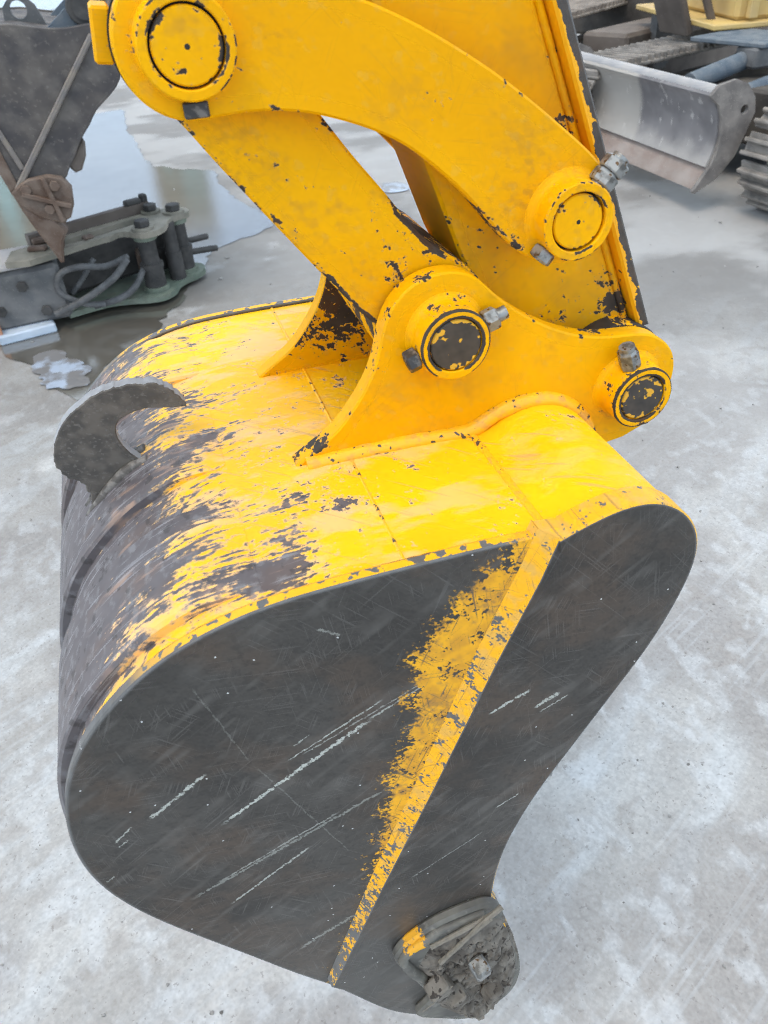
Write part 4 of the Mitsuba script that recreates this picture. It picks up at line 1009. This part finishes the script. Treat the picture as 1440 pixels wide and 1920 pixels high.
for hp_, r in (([(-0.120, 4.58, 0.29), (-0.244, 4.52, 0.275), (-0.374, 4.47, 0.31), (-0.470, 4.45, 0.30), (-0.510, 4.45, 0.24), (-0.495, 4.45, 0.18), (-0.40, 4.44, 0.12), (-0.30, 4.46, 0.09)], 0.017), ([(-0.126, 4.50, 0.30), (-0.212, 4.44, 0.235), (-0.357, 4.42, 0.165), (-0.476, 4.41, 0.125), (-0.560, 4.42, 0.095)], 0.019), ([(-0.05, 4.62, 0.20), (-0.12, 4.53, 0.135), (-0.22, 4.48, 0.10), (-0.36, 4.50, 0.075)], 0.018), ([(-0.30, 4.60, 0.30), (-0.38, 4.56, 0.22), (-0.46, 4.54, 0.15)], 0.015)):
    put(BR + '__hose', mikit.ply(tube(spl(hp_, 0.02), r, 12), 'hose_rubber', smooth=True))
for (a, b) in (((0.17, 4.88, 0.16), (0.40, 4.97, 0.13)), ((0.17, 4.95, 0.20), (0.36, 5.03, 0.19))):
    put(BR + '__hose_fitting', mikit.ply(bar(a, b, 0.018, 10), 'dark_iron', smooth=40))
put('steel_tube', mikit.ply(box(0.30, 0.12, 0.05, (-0.735, 4.43, 0.03), 0.008, trimesh.transformations.rotation_matrix(math.radians(12), [0, 0, 1])), 'white_steel'), label='pale bluish white tube end lying below the breaker at the left edge', category='steel tube')
put('clay_brick', mikit.ply(box(0.16, 0.10, 0.12, (-0.935, 4.38, 0.06), 0.006, trimesh.transformations.rotation_matrix(math.radians(30), [0, 0, 1])), 'orange_plastic'), label='dusty orange brick at the left edge beside the puddle', category='brick')

# ------------------------------------------------------------------ the tracked machine at the right, with its dozer blade
EX = thing('tracked_excavator', 'tracked excavator at the right with a scuffed grey dozer blade and tan body', 'excavator')
Y0, Y1 = 4.52, 6.40
face = catmull([(3.500, 0.715), (3.540, 0.66), (3.580, 0.56), (3.592, 0.46), (3.580, 0.36), (3.545, 0.27)], 0.02)
nf = vnormal(face, closed=False)
BL = put(EX + '__blade', sheet(face[::-1], np.linspace(0, 1, len(face)), Y0, Y1, 0.03, 0.0, 0.004).shape('blade_face'), label='curved grey dozer blade, scuffed and dusty')
put(BL + '__top_tube', mikit.ply(bar((3.535, Y0, 0.705), (3.535, Y1, 0.705), 0.042, 20), 'blade_rim', smooth=40))
cu = np.array([(3.548, 0.275), (3.455, 0.150), (3.480, 0.140), (3.585, 0.265)])
put(BL + '__cutting_edge', extr(ccw(cu), Y0 - 0.004, Y1, 0.004, 0).shape('edge_steel'), label='worn rust-brown cutting edge')
en = SP([(3.470, 0.700), (3.510, 0.745), (3.62, 0.765), (3.70, 0.735), (3.765, 0.66), (3.785, 0.58), (3.745, 0.46), (3.70, 0.34), (3.60, 0.22), (3.450, 0.145), (3.545, 0.275), (3.580, 0.36), (3.590, 0.46), (3.575, 0.56), (3.535, 0.65)]).buffer(0.012).difference(Point(3.715, 0.60).buffer(0.028))
for yy in (Y0 - 0.03, Y1):
    e = trimesh.creation.extrude_polygon(en, 0.03, engine='earcut')
    e.apply_transform(np.array([[1, 0, 0, 0], [0, 0, 1, yy], [0, 1, 0, 0], [0, 0, 0, 1.0]]))
    put(BL + '__end_plate', mikit.ply(e, 'blade_end'))


def shoe_mesh(w, pitch):
    ms = [box(pitch * 0.88, w, 0.022, (0, 0, 0.011), 0.004)]
    for dx in (-0.34, 0.14):
        ms.append(box(pitch * 0.16, w * 0.98, 0.046, (dx * pitch, 0, 0.040), 0.006))
    ms.append(box(pitch * 1.02, 0.07, 0.06, (0, 0, -0.03)))
    return cat(*ms)


SHOE = {}


def track(holder, x, y, heading, length, R, w, mat, keep, pitch=0.155, label=None):
    """an endless track: each shoe a part, round two wheels; keep(s, px, py, pz) says which shoes are worth building singly"""
    t0 = T().translate([x, y, 0]).rotate([0, 0, 1], heading)
    frame = cat(box(length, w * 0.35, R * 0.9, (length / 2, 0, R + 0.02), 0.03), bar((0, -w * 0.2, R + 0.02), (0, w * 0.2, R + 0.02), R * 0.80, 28), bar((length, -w * 0.2, R + 0.02), (length, w * 0.2, R + 0.02), R * 0.80, 28))
    k = put(holder + '__track', {**mikit.ply(frame, 'undercarriage', smooth=40), 'to_world': t0}, label=label)
    per = 2 * length + 2 * math.pi * R
    N = int(per / pitch); pt = per / N
    if (w, mat) not in SHOE:
        SHOE[(w, mat)] = mikit.ply(shoe_mesh(w, pt), mat)
    for i in range(N):
        s = (i + 0.5) * pt
        if s < length:
            px, pz, a = s, 2 * R, 0
        elif s < length + math.pi * R:
            b = (s - length) / R; px, pz, a = length + R * math.sin(b), R + R * math.cos(b), math.degrees(b)
        elif s < 2 * length + math.pi * R:
            px, pz, a = length - (s - length - math.pi * R), 0, 180
        else:
            b = math.pi + (s - 2 * length - math.pi * R) / R; px, pz, a = R * math.sin(b), R + R * math.cos(b), math.degrees(b)
        if not keep(px, pz):
            continue
        put(k + '__shoe', {**SHOE[(w, mat)], 'to_world': t0 @ T().translate([px, 0, pz + 0.05]).rotate([0, 1, 0], a)})
    return k


track(EX, 4.02, 4.19, 6, 2.2, 0.30, 0.45, 'track_steel', lambda px, pz: px < 0.5, label='near track, its front shoes muddy')
track(EX, 3.55, 6.17, 19, 2.3, 0.29, 0.50, 'track_steel', lambda px, pz: pz > 0.3 and px < 1.9, label='far track behind the blade')
put(EX + '__belly', mikit.ply(box(2.0, 1.1, 0.35, (5.1, 5.35, 0.42), 0.02, trimesh.transformations.rotation_matrix(math.radians(14), [0, 0, 1])), 'undercarriage'))
cy = put(EX + '__blade_cylinder', mikit.ply(bar((3.86, 5.28, 0.625), (4.42, 5.42, 0.70), 0.062, 20), 'blue_grey_steel', smooth=40), label='blue-grey hydraulic cylinder behind the blade')
put(cy + '__rod', mikit.ply(bar((3.62, 5.22, 0.60), (3.87, 5.28, 0.626), 0.03, 14), 'zinc', smooth=40))
put(EX + '__blade_arm', mikit.ply(bar((3.62, 4.95, 0.50), (4.6, 5.15, 0.62), 0.05, 14), 'blue_grey_steel', smooth=40))
put(EX + '__blade_arm', mikit.ply(box(0.95, 0.12, 0.12, (4.1, 5.95, 0.46), 0.01, trimesh.transformations.rotation_matrix(math.radians(12), [0, 0, 1])), 'undercarriage'))
put(EX + '__cylinder_bracket', mikit.ply(box(0.22, 0.22, 0.13, (4.47, 5.38, 0.72), 0.015), 'grey_iron'))
put(EX + '__guard_plate', mikit.ply(box(0.55, 0.65, 0.03, (4.58, 5.62, 0.80), 0.006, trimesh.transformations.rotation_matrix(math.radians(14), [0, 0, 1])), 'blue_grey_steel'))
Rz = trimesh.transformations.rotation_matrix(math.radians(-12), [0, 0, 1])
put(EX + '__deck', mikit.ply(box(1.5, 1.7, 0.04, (5.40, 6.62, 0.84), 0.008, Rz), 'tan_paint'))
bd = put(EX + '__body', mikit.ply(box(1.3, 1.5, 1.1, (5.50, 6.60, 1.41), 0.03, Rz), 'tan_paint'), label='dusty tan body panels above the tracks')
put(bd + '__corner_post', mikit.ply(box(0.07, 0.07, 1.1, (4.80, 5.93, 1.43), 0.008, Rz), 'tan_paint'))
put(EX + '__boom_foot', mikit.ply(cat(box(0.06, 0.40, 0.9, (4.40, 6.55, 1.16), 0.01, trimesh.transformations.rotation_matrix(math.radians(-24), [0, 1, 0])), box(0.05, 0.06, 0.9, (4.52, 6.25, 1.16), 0.01, trimesh.transformations.rotation_matrix(math.radians(-28), [0, 1, 0]))), 'brown_frame'))

EX2 = thing('tracked_excavator_001', 'second tracked machine behind the first, its brown undercarriage and track in view', 'excavator')
track(EX2, 3.75, 7.65, 34, 3.2, 0.37, 0.55, 'track_mud', lambda px, pz: pz > 0.35 and px < 2.4, 0.17, label='dusty track of the machine behind')
put(EX2 + '__frame', mikit.ply(box(3.0, 0.5, 0.55, (5.75, 7.95, 0.42), 0.03, trimesh.transformations.rotation_matrix(math.radians(24), [0, 0, 1])), 'brown_frame'))
put(EX2 + '__guard', mikit.ply(box(0.28, 0.05, 0.52, (4.95, 7.30, 0.62), 0.06, trimesh.transformations.rotation_matrix(math.radians(24), [0, 0, 1])), 'grey_iron'))
put(EX2 + '__belly', mikit.ply(box(3.0, 1.8, 0.5, (6.4, 9.2, 0.75), 0.03, trimesh.transformations.rotation_matrix(math.radians(24), [0, 0, 1])), 'undercarriage'))

# ------------------------------------------------------------------ huts beyond the yard: seen only mirrored in the puddle


def hut(x, y, w, d, h, label, wins):
    H = thing(key_for('site_hut__wall').replace('__wall', ''), label, 'hut')
    put(H + '__wall', mikit.ply(box(w, d, h, (x, y + d / 2, h / 2), 0.03), 'hut_wall'))
    put(H + '__plinth', mikit.ply(box(w + 0.06, d + 0.06, 0.9, (x, y + d / 2, 0.45), 0.02), 'hut_roof'))
    put(H + '__roof', mikit.ply(box(w + 0.3, d + 0.3, 0.18, (x, y + d / 2, h + 0.09), 0.03), 'hut_wall'))
    for wx, wz, ww, wh in wins:
        f = put(H + '__window', mikit.ply(box(ww + 0.12, 0.06, wh + 0.12, (x + wx, y - 0.032, wz), 0.01), 'hut_roof'))
        put(f + '__pane', mikit.ply(box(ww, 0.02, wh, (x + wx, y - 0.072, wz)), 'hut_glass'))


hut(1.72, 30, 1.75, 3.0, 7.4, 'narrow beige site hut at the far side of the yard, mirrored in the puddle', [(-0.45, 4.0, 0.34, 1.7), (0.05, 5.3, 0.2, 0.6), (0.45, 3.8, 0.42, 1.4), (0.40, 5.6, 0.8, 0.5)])
hut(-4.9, 30, 3.0, 3.0, 8.2, 'wider beige site hut at the far left, mirrored at the puddle edge', [(-0.6, 5.0, 0.6, 1.6), (0.75, 5.4, 0.5, 2.2), (0.2, 2.6, 0.6, 1.0)])
